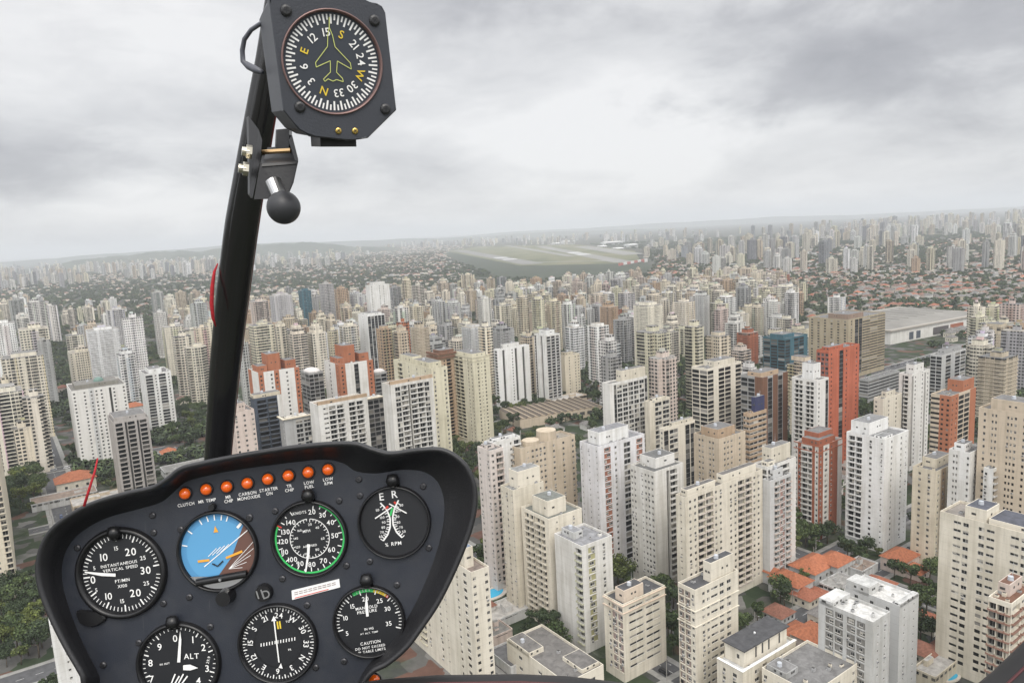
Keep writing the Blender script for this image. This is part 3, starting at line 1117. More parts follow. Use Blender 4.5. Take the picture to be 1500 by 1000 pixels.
T('left one of the two orange-brick towers with stepped brick crowns', 'left orange-brick tower', 363, 378, 438, 546, 720, 'O.wO.w.O', 'O..', OFFW, accent=TERRA, pent=[(.3, .62, .25, .75, 12), (.02, .25, .1, .6, 5), (.72, .98, .2, .7, 6)], pcol=TERRA, balc=OFFW)
T('right one of the two orange-brick towers with stepped brick crowns', 'right orange-brick tower', 474, 496, 546, 534, 700, 'O,.g.,O', '.W.O', OFFW, accent=TERRA, pent=[(.25, .6, .25, .75, 13), (.02, .22, .1, .6, 5), (.7, .98, .2, .7, 6)], pcol=TERRA, balc=OFFW)


def dome(root, w, d, h, F):
    mb = MB()
    m = plain('white_dome', (0.56, 0.53, 0.51), 0.6)
    rr = []
    for k in range(5):
        a = k / 4 * math.pi / 2
        rr.append([(math.cos(j / 20 * 2 * math.pi) * w * .52 * math.cos(a), math.sin(j / 20 * 2 * math.pi) * d * .52 * math.cos(a), h - .6 + 2.8 * math.sin(a)) for j in range(20)])
    mb.rings(rr, m, cap1=True)
    mb.build('dome_roof', root)


T('grey glass tower with a shallow white dome between the orange-brick towers', 'left domed tower', 440, 452, 473, 546, 690, 'GGG', 'GG', GREY, pent=[], extra=dome)
T('grey glass tower with a shallow white dome right of the orange-brick towers', 'right domed tower', 543, 549, 566, 546, 680, 'GG', 'G', GREY, pent=[], extra=dome)
T('big yellowish cream tower behind the right tan-sided slab', 'big yellowish tower', 576, 632, 655, 540, 742, 'w.w', '.b.w.w.w.', YCREAM, pent=[(.1, .9, .1, .5, 4), (.2, .8, .55, .9, 5)])
T('tall yellowish cream tower with one dark balcony column, standing clear above trees', 'tall yellowish tower', 660, 692, 717, 524, 655, '.wvw.', '.bb.ww', YCREAM, pent=[(.1, .9, .1, .9, 3.5)], extra=ledge([-3.2, -.3], YCREAM))
T('brown tower with a wide flared dark hat roof', 'hat-roofed brown tower', 628, 642, 671, 520, 650, '.wb.w', '.b.', TAN, pent=[(.15, .85, .15, .85, 4)], pcol=BROWN, extra=ledge([-3.2, -.3], BROWN, 1.6, 1.6))
T('white tower with dark arched vertical glass strips', 'white arched-strip tower', 524, 538, 563, 462, 562, 'ggggg', '.w.', WHITE, pent=[(.1, .9, .1, .9, 3)])
T('tall white rounded-top tower in the middle distance', 'tall white rounded tower', 535, 541, 570, 418, 490, 'w.ww.', '.', WHITE, pent=[(.2, .8, .1, .9, 6)])
T('white tower with five dark vertical lines left of the grey striped tower', 'vertical-line white tower', 723, 728, 775, 512, 597, '.l.wl.l.', 'b', WHITE, pent=[(.2, .7, .2, .8, 5)])
T('slim white tower whose right half is stacked dark balconies', 'dark-balconied white tower', 782, 800, 820, 491, 594, 'bbb', 'l.l.', WHITE, balc=LGREY, pent=[(.2, .8, .2, .8, 5)])
T('cream tower standing alone right of the dark-balconied white tower', 'lone cream tower', 819, 827, 849, 521, 583, '.w.ww', '.', CREAM, pent=[(.1, .6, .1, .9, 4)])
T('large white office tower with a grid of black windows and green glass strip', 'black-grid office tower', 882, 893, 948, 562, 745, '.gGGGGGg', '.', OFFW, accent=GREENG, pent=[(.35, .99, .2, .9, 7)], pcol=LCREAM, cat='office building', name='office_building')
T('lower cream wing at the right of the black-grid office tower', 'lower cream wing', 944, 951, 981, 588, 742, '.GG', '.', LCREAM, pent=[(.2, .8, .2, .8, 2)], cat='office building', name='office_building')
T('low office with navy glass and cream frame below the black-grid office tower', 'navy-glass low office', 966, 972, 1018, 628, 770, 'gG.gg', 'w', LCREAM, accent=NAVY, pent=[(.3, .95, .2, .9, 3)], cat='office building', name='office_building')
T('cream tower with rounded green-glass corner bays', 'green-glass bay tower', 1013, 1036, 1086, 540, 700, 'G.GG.G', 'GG', LCREAM, accent=GREENG, pent=[(.3, .9, .2, .9, 4)], cat='office building', name='office_building')
T('long tan office slab with a fine window grid, dark glass core and banded end', 'long tan office slab', 1185, 1243, 1297, 468, 556, 'Wggrrr', 'WWWWWW', (0.40, 0.34, 0.24), pent=[(.1, .5, .1, .6, 5)], pcol=(0.3, 0.22, 0.17), cat='office building', name='office_building')
T('teal and blue glass office block', 'teal glass office', 1118, 1150, 1183, 496, 574, 'G.GG.', 'GGG', TEAL, accent=OFFW, pent=[(.1, .6, .2, .8, 4)], pcol=TEAL, cat='office building', name='office_building')
T('low grey louvred car park beside the orange-red tower', 'grey louvred car park', 1259, 1272, 1318, 556, 592, 'rrr', 'r', GREY, pent=[], cat='car park', name='car_park')
T('green-framed grey office right of the pale pink tower', 'green-framed office', 1363, 1380, 1415, 520, 606, '.G.GG', 'GG', LGREY, accent=GREENG, pent=[(.2, .9, .2, .8, 4)], pcol=GREY, cat='office building', name='office_building')
T('small yellow-trimmed cream block in front of the pale pink tower', 'yellow-trimmed block', 1280, 1294, 1321, 584, 700, '.w.w.', 'w.', LCREAM, pent=[(.3, .8, .3, .8, 4)], accent=(0.55, 0.36, 0.12))
# ---- left of the strut


def small_dome(root, w, d, h, F):
    mb = MB()
    m = plain('green_copper', (0.12, 0.2, 0.17), 0.6)
    rr = []
    for k in range(5):
        a = k / 4 * math.pi / 2
        rr.append([(w * .06 + math.cos(j / 16 * 2 * math.pi) * 4 * math.cos(a), math.sin(j / 16 * 2 * math.pi) * 4 * math.cos(a), h + 2 + 3.5 * math.sin(a)) for j in range(16)])
    mb.rings(rr, m, cap0=True, cap1=True)
    mb.build('dome', root)


T('white and grey double tower with a small green dome on top', 'green-domed double tower', 97, 104, 184, 573, 688, 'w.w,Oww.lw.w', '.', OFFW, accent=LGREY, pent=[(.1, .9, .3, .9, 3)], pcol=(0.24, 0.23, 0.2), roof=(0.22, 0.21, 0.19),
  extra=small_dome)
T('grey concrete tower with deep vertical ribs near the yaw string', 'grey ribbed tower', 157, 165, 217, 618, 750, ',B,lB,lB,', 'w', (0.40, 0.375, 0.355), pent=[(.05, .95, .1, .9, 3)])
T('white tower with a strong grid of dark windows left of the strut', 'white window-grid tower', 203, 212, 250, 548, 634, 'GwGw', 'W', WHITE, pent=[(.2, .7, .2, .8, 4)])
T('cream tower with window column at the left edge, lower part', 'left edge cream tower', -84, -46, -3, 690, 884, 'b.w.b', 'w.w', CREAM)
T('white block with small square windows behind the panel lower left', 'white block under the panel', 66, 73, 170, 916, 1100, '.v.w.v.w', 'w', WHITE)
T('low white hall beside a red roof at the far left', 'low white hall', -10, 2, 60, 672, 694, 'w.w.w', 'w', OFFW, pent=[], cat='hall', name='hall_building')


# ------------------------------------------------------------------ farther towers: solid blocks whose small windows are a procedural facade


def facade_material():
    m, t, b = mat('tower_facade')
    col = N(t, 'ShaderNodeVertexColor', layer_name='col')
    uv = N(t, 'ShaderNodeUVMap', uv_map='UVMap')
    sp = N(t, 'ShaderNodeSeparateXYZ')
    t.links.new(uv.outputs[0], sp.inputs[0])
    u, v = sp.outputs[0], sp.outputs[1]
    seed = col.outputs['Alpha']

    def wn(vals):
        c = N(t, 'ShaderNodeCombineXYZ')
        for i, x in enumerate(vals):
            if isinstance(x, (int, float)):
                c.inputs[i].default_value = x
            else:
                t.links.new(x, c.inputs[i])
        n = N(t, 'ShaderNodeTexWhiteNoise', noise_dimensions='3D')
        t.links.new(c.outputs[0], n.inputs[0])
        return n.outputs[0]
    r1 = wn((seed, 1.3, 0.0))
    r2 = wn((seed, 7.7, 0.0))
    bay = math_node(t, 'MULTIPLY_ADD', r1, 1.4, 2.3)
    ub = math_node(t, 'DIVIDE', u, bay)
    vb = math_node(t, 'DIVIDE', v, 3.0)
    iu, iv = math_node(t, 'FLOOR', ub), math_node(t, 'FLOOR', vb)
    fu, fv = math_node(t, 'FRACT', ub), math_node(t, 'FRACT', vb)
    colr = wn((iu, math_node(t, 'MULTIPLY', seed, 91.0), 3.0))          # what this column of bays is
    du = math_node(t, 'ABSOLUTE', math_node(t, 'SUBTRACT', fu, .5))
    dv = math_node(t, 'ABSOLUTE', math_node(t, 'SUBTRACT', fv, .52))
    balc = math_node(t, 'GREATER_THAN', colr, math_node(t, 'MULTIPLY_ADD', r2, -.45, .85))
    blank = math_node(t, 'LESS_THAN', colr, .14)
    hw = math_node(t, 'MULTIPLY_ADD', balc, .20, math_node(t, 'MULTIPLY_ADD', r2, .1, .27))
    hh = math_node(t, 'MULTIPLY_ADD', balc, .1, math_node(t, 'MULTIPLY_ADD', r1, .08, .23))
    mask = math_node(t, 'MULTIPLY', math_node(t, 'LESS_THAN', du, hw), math_node(t, 'LESS_THAN', dv, hh))
    mask = math_node(t, 'MULTIPLY', mask, math_node(t, 'SUBTRACT', 1.0, blank))
    mask = math_node(t, 'MULTIPLY', mask, math_node(t, 'GREATER_THAN', v, 3.5))
    wr = wn((iu, iv, math_node(t, 'MULTIPLY', seed, 37.0)))
    wcol = ramp(t, wr, [(0, (0.010, 0.011, 0.012)), (.65, (.022, .023, .025)), (.86, (.07, .068, .062)), (1, (.22, .21, .19))])
    tc = N(t, 'ShaderNodeTexCoord')
    st = noise(t, vmap(t, tc.outputs['Object'], scale=(.4, .4, .03)), 1.0, 4, .6)
    wall = mixc(t, 1.0, col.outputs[0], ramp(t, st, [(.35, (.74, .73, .71)), (.55, (1, 1, 1))]), 'MULTIPLY')
    t.links.new(mixc(t, mask, wall, wcol), b.inputs['Base Color'])
    t.links.new(math_node(t, 'MULTIPLY_ADD', mask, -.5, .85), b.inputs['Roughness'])
    b.inputs['Specular IOR Level'].default_value = .3
    return m


FACADE = facade_material()


def roof_attr_material():
    m, t, b = mat('tower_roof')
    col = N(t, 'ShaderNodeVertexColor', layer_name='col')
    tc = N(t, 'ShaderNodeTexCoord')
    n = noise(t, tc.outputs['Object'], .3, 5, .65)
    t.links.new(mixc(t, 1.0, col.outputs[0], ramp(t, n, [(.35, (.6, .6, .6)), (.65, (1.1, 1.1, 1.1))]), 'MULTIPLY'), b.inputs['Base Color'])
    b.inputs['Roughness'].default_value = .9
    return m


ROOFA = roof_attr_material()


class Blocks:
    """boxes with facade uv in metres and a colour attribute"""

    def __init__(s):
        s.v, s.f, s.uv, s.c, s.m = [], [], [], [], []

    def box(s, x0, x1, y0, y1, z0, z1, col, seed, roofc=(.2, .195, .185), cz=0.0, sz=1.0, ox=0, oy=0):
        # cz, sz: cosine and sine of the heading, for boxes put straight in world space
        n = len(s.v)
        pts = [(x0, y0), (x1, y0), (x1, y1), (x0, y1)]
        if (cz, sz) != (0.0, 1.0):
            pts = [(ox + a * cz - b * sz, oy + a * sz + b * cz) for a, b in pts]
        for z in (z0, z1):
            s.v += [(a, b, z) for a, b in pts]
        w, d, h = x1 - x0, y1 - y0, z1 - z0
        for i, (a, b, L) in enumerate(((0, 1, w), (1, 2, d), (2, 3, w), (3, 0, d))):
            s.f.append((n + a, n + b, n + b + 4, n + a + 4))
            u0 = i * 200.0
            s.uv += [(u0, 0), (u0 + L, 0), (u0 + L, h), (u0, h)]
            s.c += [(*col, seed)] * 4
            s.m.append(0)
        s.f.append((n + 4, n + 5, n + 6, n + 7))
        s.uv += [(0, 0)] * 4
        s.c += [(*roofc, seed)] * 4
        s.m.append(1)

    def mesh(s, name, mats=None):
        me = bpy.data.meshes.new(name)
        me.from_pydata(s.v, [], s.f)
        for m in mats or (FACADE, ROOFA):
            me.materials.append(m)
        me.polygons.foreach_set('material_index', s.m)
        uv = me.uv_layers.new(name='UVMap')
        uv.data.foreach_set('uv', np.array(s.uv, dtype=np.float32).ravel())
        ca = me.color_attributes.new('col', 'FLOAT_COLOR', 'CORNER')
        ca.data.foreach_set('color', np.array(s.c, dtype=np.float32).ravel())
        me.update()
        return me


def block_shape(B, P, w, d, h, col, rs, shape, seed, **k):
    """main body of a farther tower into B, its roof blocks into P"""
    rc = rs.choice([(.2, .195, .185), (.28, .27, .25), (.15, .15, .15), (.34, .31, .26)])
    acc = tuple(c * rs.uniform(.72, .95) for c in col)
    if shape == 0:
        B.box(-w / 2, w / 2, -d / 2, d / 2, 0, h, col, seed, rc, **k)
    elif shape == 1:        # cross plan
        B.box(-w / 2, w / 2, -d * .3, d * .3, 0, h, col, seed, rc, **k)
        B.box(-w * .3, w * .3, -d / 2, -d * .3, 0, h - .4, col, (seed * 7.3) % 1, rc, **k)
        B.box(-w * .3, w * .3, d * .3, d / 2, 0, h - .4, col, (seed * 7.3) % 1, rc, **k)
    elif shape == 2:        # stack of balconies standing proud
        B.box(-w / 2, w / 2, -d / 2, d / 2, 0, h, col, seed, rc, **k)
        a = rs.uniform(-.3, .05) * w
        for i in range(int(h / 3) - 2):
            B.box(a, a + w * .26, -d / 2 - 1.1, -d / 2, 5.5 + i * 3, 6.6 + i * 3, acc, 2.0, acc, **k)
        a = rs.uniform(-.3, .05) * d
        for i in range(int(h / 3) - 2):
            B.box(-w / 2 - 1.1, -w / 2, a, a + d * .26, 5.5 + i * 3, 6.6 + i * 3, acc, 2.0, acc, **k)
    elif shape == 3:        # set back at the top
        B.box(-w / 2, w / 2, -d / 2, d / 2, 0, h - 7, col, seed, rc, **k)
        B.box(-w * .36, w * .36, -d * .36, d * .36, h - 7, h, col, seed, rc, **k)
    elif shape == 4:        # piers between recessed bays
        B.box(-w / 2 + .6, w / 2 - .6, -d / 2 + .6, d / 2 - .6, 0, h, col, seed, rc, **k)
        n = 4
        for i in range(n):
            a = -w / 2 + (w - 1.2) * i / (n - 1)
            B.box(a, a + 1.2, -d / 2, -d / 2 + .6, 0, h + .6, acc if i % 2 else col, 2.0, rc, **k)
        for i in range(3):
            a = -d / 2 + .6 + (d - 1.2 - .6) * i / 2
            B.box(-w / 2, -w / 2 + .6, a, a + 1.2, 0, h + .6, col, 2.0, rc, **k)
    elif shape == 5:        # two slabs joined, one higher
        B.box(-w / 2, w * .1, -d / 2, d / 2, 0, h, col, seed, rc, **k)
        B.box(w * .1, w / 2, -d * .38, d * .42, 0, h - 4, acc, (seed * 5.1) % 1, rc, **k)
    elif shape == 6:        # banded slab: ledges every storey
        B.box(-w / 2, w / 2, -d / 2, d / 2, 0, h, col, seed, rc, **k)
        for i in range(int(h / 3) - 1):
            B.box(-w / 2 - .5, w / 2 + .5, -d / 2 - .5, -d / 2, 4 + i * 3, 5 + i * 3, col, 2.0, col, **k)
            B.box(-w / 2 - .5, -w / 2, -d / 2, d / 2, 4 + i * 3, 5 + i * 3, col, 2.0, col, **k)
    ph = rs.uniform(2.5, 6)
    q0, q1 = rs.uniform(-.38, -.1), rs.uniform(.1, .38)
    P.box(w * q0, w * q1, d * q0, d * q1, h, h + ph, col, 2.0, rc, **k)
    if rs.random() < .6:
        P.box(w * q0 * .5, w * q1 * .4, d * q0 * .4, d * q1 * .5, h + ph, h + ph + 2.2, acc, 2.0, rc, **k)


AUTO = []          # things whose labels are composed at the end: (object, adjective, noun, plural noun, screen x, screen y)
FAR_NAMED = []
FAR_COLS = [WHITE, WHITE, OFFW, OFFW, LGREY, GREY, LCREAM, LCREAM, LCREAM, CREAM, YCREAM, BEIGE, (.27, .28, .30)]
SKY_COLS = [WHITE, OFFW, OFFW, CREAM, CREAM, LCREAM, LCREAM, LCREAM, YCREAM, YCREAM, BEIGE, BEIGE, PINK, LGREY, GREY, TAN, WHITE, LCREAM, YCREAM]


def mid_tower(base, w, d, h, col, shape, rs, yaw, name='apartment_tower', cat='apartment tower', detail=True):
    jv = rs.uniform(.94, 1.13)
    jit = tuple(min(.8, c * jv * rs.uniform(.98, 1.02)) for c in col)
    B, P = Blocks(), Blocks()
    block_shape(B, P if detail else B, w, d, h, jit, rs, shape, rs.random())
    root = link(name, B.mesh('tower_block'))
    root.location = base
    root.rotation_euler = (0, 0, yaw)
    if detail:
        link('penthouse', P.mesh('penthouse'), root)
    tag(root, None, cat, 'apartment towers of the city')
    sx, sy = project(Vector(base) + Vector((0, 0, h * .75)))
    size = 'low ' if h < 32 else 'tall ' if h > 66 else ''
    AUTO.append((root, size + COLNAME.get(col, 'blue-grey'), 'tower', 'towers', sx, sy))
    OCC.append((base[0], base[1], .5 * math.hypot(w, d)))
    return root


# the middle distance, one by one: left, right, top and foot in photo pixels, colour, shape
MIDS = [
    (395, 427, 431, 505, LGREY, 6), (437, 455, 424, 492, TEAL, 4), (467, 488, 414, 484, GREY, 0), (488, 511, 421, 488, TAN, 1), (512, 535, 430, 484, LGREY, 2),
    (569, 587, 419, 474, GREY, 4), (587, 603, 409, 474, CREAM, 1), (602, 621, 416, 478, LCREAM, 2), (675, 695, 401, 446, CREAM, 4), (401, 420, 477, 574, LCREAM, 1),
    (421, 448, 479, 580, LCREAM, 3), (449, 476, 477, 575, LCREAM, 3), (478, 496, 482, 566, CREAM, 1), (497, 524, 476, 566, LCREAM, 2), (365, 400, 475, 594, YCREAM, 0),
    (575, 598, 450, 524, OFFW, 2), (599, 621, 447, 528, CREAM, 1), (632, 652, 440, 512, LGREY, 4), (652, 675, 442, 514, LGREY, 2), (676, 710, 478, 564, LGREY, 6),
    (640, 672, 476, 536, GREY, 5), (551, 574, 480, 604, TAN, 4), (575, 600, 484, 606, BEIGE, 1), (581, 599, 470, 600, TERRA, 0), (601, 628, 478, 580, BEIGE, 6),
    (345, 366, 426, 500, OFFW, 2), (365, 394, 440, 520, PINK, 1), (348, 362, 500, 610, LGREY, 4), (377, 398, 470, 540, CREAM, 3),
    (700, 721, 477, 584, LCREAM, 2), (718, 753, 480, 566, GREY, 6), (754, 776, 434, 524, CREAM, 1), (776, 800, 437, 526, YCREAM, 1), (762, 786, 492, 584, BEIGE, 0),
    (820, 842, 444, 514, WHITE, 4), (845, 861, 462, 534, LGREY, 5), (859, 892, 476, 566, WHITE, 2), (876, 911, 498, 596, OFFW, 5), (886, 911, 452, 496, BRICK, 4),
    (895, 928, 467, 536, GREY, 1), (928, 970, 446, 546, LCREAM, 6), (925, 988, 486, 618, YCREAM, 1), (945, 997, 524, 646, PINK, 1), (985, 1018, 441, 506, LCREAM, 4),
    (1018, 1039, 431, 496, LGREY, 6), (1000, 1034, 477, 606, YCREAM, 1), (1034, 1070, 491, 600, CREAM, 2), (1050, 1078, 434, 486, WHITE, 0), (1080, 1110, 486, 540, BRICK, 6),
    (1070, 1100, 512, 572, PINK, 2), (880, 911, 522, 626, GREY, 0), (800, 822, 440, 520, CREAM, 2), (720, 753, 446, 520, LCREAM, 1), (699, 720, 436, 506, OFFW, 0),
    (842, 860, 436, 500, BEIGE, 1), (862, 890, 430, 490, CREAM, 2), (905, 930, 428, 486, LGREY, 0), (945, 968, 424, 476, OFFW, 1), (968, 990, 428, 480, LCREAM, 4),
    (1078, 1100, 420, 476, GREY, 4), (1100, 1130, 421, 460, OFFW, 1), (1130, 1173, 419, 474, LCREAM, 1), (1127, 1156, 401, 436, BRICK, 0), (1213, 1238, 434, 466, WHITE, 4),
    (1124, 1158, 464, 506, OFFW, 5), (1418, 1456, 505, 614, LCREAM, 1), (1438, 1486, 522, 626, BEIGE, 6), (1440, 1478, 478, 546, BEIGE, 3), (1478, 1508, 476, 564, TAN, 2),
    (1100, 1118, 448, 500, CREAM, 2), (1088, 1112, 556, 640, LGREY, 4), (1376, 1398, 512, 560, GREY, 0), (1160, 1184, 510, 560, LGREY, 0), (1300, 1316, 580, 660, CREAM, 0),
    (14, 32, 438, 486, GREY, 4), (41, 64, 441, 514, OFFW, 4), (63, 82, 446, 504, OFFW, 4), (30, 68, 480, 594, LCREAM, 2), (55, 72, 496, 594, GREY, 6), (7, 60, 522, 644, LCREAM, 4),
    (-20, 30, 574, 694, LCREAM, 4), (34, 62, 580, 692, LCREAM, 1), (22, 59, 624, 694, CREAM, 0), (-8, 19, 472, 564, WHITE, 2), (97, 121, 489, 564, LCREAM, 0), (102, 142, 514, 574, LCREAM, 0),
    (128, 171, 482, 574, WHITE, 6), (156, 181, 452, 534, LGREY, 4), (178, 208, 464, 574, WHITE, 0), (172, 196, 517, 594, WHITE, 2), (221, 238, 426, 464, GREY, 2), (256, 273, 426, 469, BEIGE, 1),
    (224, 244, 456, 524, OFFW, 1), (238, 267, 477, 556, LCREAM, 2), (253, 279, 491, 586, LCREAM, 1), (270, 303, 507, 596, LCREAM, 1), (278, 302, 443, 506, LGREY, 4),
    (300, 318, 470, 560, YCREAM, 0), (0, 16, 560, 650, CREAM, 0), (240, 256, 432, 478, LCREAM, 3), (284, 306, 478, 570, CREAM, 2), (124, 150, 474, 556, BEIGE, 0),
]
rs = random.Random(21)
MIDS.sort(key=lambda m: -m[3])
for (xl, xr, yt, yb, col, shape) in MIDS:
    xc = xl + (xr - xl) * rs.uniform(.25, .4)
    P = solve_corner(xc, yt + 2, yb)
    wpx = (xr - xl) * (P - CAM).dot(fw) / FPX
    az = math.atan2(P.x, P.y)
    cr, cl = abs(math.cos(YAW + az)), abs(math.sin(YAW + az))          # how much of each side faces the camera
    ratio = rs.uniform(.8, 1.25)
    a = wpx / (cr + ratio * cl)
    wid, dep = max(9, min(40, a)), max(9, min(34, a * ratio))
    cpos = Vector((P.x, P.y, 0)) + (P - CAM).normalized().cross(Vector((0, 0, 1))) * 0
    mid = ray((xl + xr) / 2, yt + 2)
    mid = CAM + mid * ((P - CAM).dot(fw))
    cen = Vector((mid.x, mid.y, 0)) + Vector((math.sin(az), math.cos(az), 0)) * (min(wid, dep) * .5)
    mid_tower((cen.x, cen.y, 0), wid, dep, P.z, col, shape, rs, YAW + R(rs.uniform(-3, 3)))


def mall():
    """the wide white exhibition hall at the right"""
    a, b, c = gp(1304, 505), gp(1444, 477), gp(1297, 462)
    a, b, c = (Vector((*p, 0)) for p in (a, b, c))
    u = (b - a)
    W = u.length
    u.normalize()
    yaw = math.atan2(u.y, u.x)
    D = 135
    o = empty('exhibition_hall', a, yaw)
    wh, gr = wallmat(OFFW), plain('hall_roof_metal', (0.20, 0.19, 0.17), 0.7, var=.2, scale=.02)
    h = 17
    mb = MB()
    mb.box(0, W, 0, D, 0, h, wh)
    mb.build('wall', o)
    mb = MB()
    mb.box(-2, W + 2, -2, D + 2, h, h + 2.2, plain('hall_eaves', (.34, .31, .27), .8))
    mb.rings([[(x, y, h + 2.2) for x, y in ((4, 4), (W - 4, 4), (W - 4, D - 4), (4, D - 4))], [(x, y, h + 6) for x, y in ((30, 32), (W - 30, 32), (W - 30, D - 32), (30, D - 32))]], gr, cap1=True)
    for k in range(9):
        x = 30 + (W - 60) * k / 8
        mb.box(x - 1, x + 1, 34, D - 34, h + 6, h + 6.5, gr)
    mb.build('roof', o)
    for x0, x1, col in ((.18, .22, BLUEG), (.25, .29, BLUEG), (.42, .58, (.1, .09, .09)), (.60, .74, BRICK), (.78, .86, BLUEG), (.88, .9, BLUEG)):
        mb = MB()
        mb.box(W * x0, W * x1, -.4, 0, 2, 12, plain('hall_panel', col, .5))
        mb.build('glazed_panel', o)
    mb = MB()
    mb.box(-.4, 0, 8, 40, 3, 12, plain('hall_panel', BLUEG, .5))
    mb.build('glazed_panel', o)
    tag(o, 'wide white exhibition hall with a huge low grey roof at the right', 'exhibition hall')
    LANDMARKS.append(('white exhibition hall', 1365, 480))
    for k in range(5):
        p = a + u * (W * (k + .5) / 5) + Vector((-u.y, u.x, 0)) * D / 2
        OCC.append((p.x, p.y, 75))


mall()


def shed():
    """long ribbed industrial roofs behind the drum-roofed tower"""
    a, b = Vector((*gp(762, 628), 0)), Vector((*gp(884, 607), 0))
    u = b - a
    W = u.length
    u.normalize()
    yaw = math.atan2(u.y, u.x)
    o = empty('ribbed_shed', a, yaw)
    n, D, h = 13, 46, 8
    mb = MB()
    mb.box(0, W, 0, D, 0, h, wallmat(BEIGE))
    for i in range(4):
        mb.box(W * (.62 + .09 * i), W * (.62 + .09 * i) + 5, -.08, 0, 3, 6, DARK)
    mb.build('wall', o)
    lt, dk = plain('shed_roof_light', (.36, .29, .21), .8), plain('shed_skylight', (.10, .08, .06), .7)  # the short steep slope of each rib is coloured darker
    mb = MB()
    for i in range(n):
        x0, x1 = W * i / n, W * (i + 1) / n
        xm = x0 + (x1 - x0) * .34
        mb.poly([(x0, 0, h), (xm, 0, h + 1.7), (xm, D, h + 1.7), (x0, D, h)], dk)
        mb.poly([(xm, 0, h + 1.7), (x1, 0, h), (x1, D, h), (xm, D, h + 1.7)], lt)
        mb.poly([(x0, 0, h), (x1, 0, h), (xm, 0, h + 1.7)], lt)
    mb.build('sawtooth_roof', o)
    tag(o, 'long low shed with a ribbed sawtooth roof behind the wide beige tower', 'industrial shed')
    LANDMARKS.append(('sawtooth shed', 822, 610))
    for k in range(4):
        p = a + u * (W * (k + .5) / 4) + Vector((-u.y, u.x, 0)) * D / 2
        OCC.append((p.x, p.y, 28))


shed()


# ---- towers filling the rest, by zones of the photo
def zone(poly):
    pts = [gp(x, y) for x, y in poly]
    xs, ys = [p[0] for p in pts], [p[1] for p in pts]
    area = abs(sum(pts[i][0] * pts[(i + 1) % len(pts)][1] - pts[(i + 1) % len(pts)][0] * pts[i][1] for i in range(len(pts)))) / 2
    return pts, (min(xs), max(xs), min(ys), max(ys)), area


def inside(x, y, pts):
    c = False
    j = len(pts) - 1
    for i in range(len(pts)):
        if (pts[i][1] > y) != (pts[j][1] > y) and x < (pts[j][0] - pts[i][0]) * (y - pts[i][1]) / (pts[j][1] - pts[i][1]) + pts[i][0]:
            c = not c
        j = i
    return c


def scatter(poly, n, r, sep=1.0, road_r=None, tries=30, grid=None, occupy=True):
    pts, (x0, x1, y0, y1), area = zone(poly)
    out = []
    cells = {}
    cs = max(4.0, r * 2 * sep)
    for a, b, c in OCC:
        if x0 - 150 < a < x1 + 150 and y0 - 150 < b < y1 + 150:
            k = int(c // cs) + 1
            for i in range(int(a // cs) - k, int(a // cs) + k + 1):
                for j in range(int(b // cs) - k, int(b // cs) + k + 1):
                    cells.setdefault((i, j), []).append((a, b, c))
    t = 0
    while len(out) < n and t < n * tries:
        t += 1
        x, y = rs.uniform(x0, x1), rs.uniform(y0, y1)
        if not inside(x, y, pts):
            continue
        if grid:
            gx, gy = x * math.cos(YAW) + y * math.sin(YAW), -x * math.sin(YAW) + y * math.cos(YAW)
            if (gx % grid) < 9 or (gy % grid) < 9:
                continue
        if road_r is not None and on_road(x, y, road_r):
            continue
        i, j = int(x // cs), int(y // cs)
        ok = True
        for a, b, c in cells.get((i, j), ()):
            if (a - x) ** 2 + (b - y) ** 2 < (c * .8 + r * sep) ** 2:
                ok = False
                break
        if not ok:
            continue
        out.append((x, y))
        q = (x, y, r)
        k = int(r // cs) + 1
        for ii in range(i - k, i + k + 1):
            for jj in range(j - k, j + k + 1):
                cells.setdefault((ii, jj), []).append(q)
    if occupy:
        OCC.extend((x, y, r) for x, y in out)
    return out


filler = []


def fill_towers(poly, n, hlo, hhi, r=13, sep=1.0, cols=SKY_COLS):
    for x, y in scatter(poly, n, r, sep, road_r=10):
        if math.hypot(x, y) > 2400 and math.sin(x * .0042 + 1) * math.cos(y * .0031) + .5 * math.sin(x * .011 + y * .007) < rs.uniform(-.9, .3):
            continue
        h = hlo + (hhi - hlo) * rs.random() ** .8
        filler.append((x, y, rs.uniform(12, 25) * (1.25 if math.hypot(x, y) > 2600 else 1), rs.uniform(11, 21) * (1.25 if math.hypot(x, y) > 2600 else 1), h, rs.choice(FAR_COLS if math.hypot(x, y) > 2400 else cols), rs.randrange(7)))


# dense belt ahead, left quarter, far right skyline, far left skyline, hazy distance
fill_towers([(345, 560), (345, 472), (430, 450), (640, 441), (700, 437), (940, 424), (1100, 424), (1180, 470), (1100, 520), (900, 545), (720, 550), (560, 570)], 460, 32, 58, sep=.9)
fill_towers([(232, 560), (232, 470), (300, 455), (320, 560)], 26, 34, 58)
fill_towers([(95, 600), (95, 470), (170, 455), (210, 560)], 22, 30, 55)
fill_towers([(-10, 640), (-10, 460), (62, 450), (70, 600)], 26, 36, 64)
fill_towers([(985, 470), (985, 425), (1110, 420), (1180, 445), (1180, 470)], 40, 30, 60)
fill_towers([(1420, 620), (1420, 500), (1510, 500), (1510, 640)], 16, 36, 60)
fill_towers([(1090, 640), (1100, 520), (1180, 500), (1190, 640)], 10, 26, 48)
fill_towers([(-40, 430), (-40, 406), (100, 397), (330, 388), (330, 404), (120, 420)], 430, 40, 92, sep=1.15)
fill_towers([(345, 404), (345, 388), (520, 378), (520, 390)], 70, 35, 75, sep=1.2)
fill_towers([(1000, 392), (1010, 370), (1200, 352), (1530, 330), (1530, 380), (1300, 372), (1150, 384)], 230, 38, 92, sep=1.4)
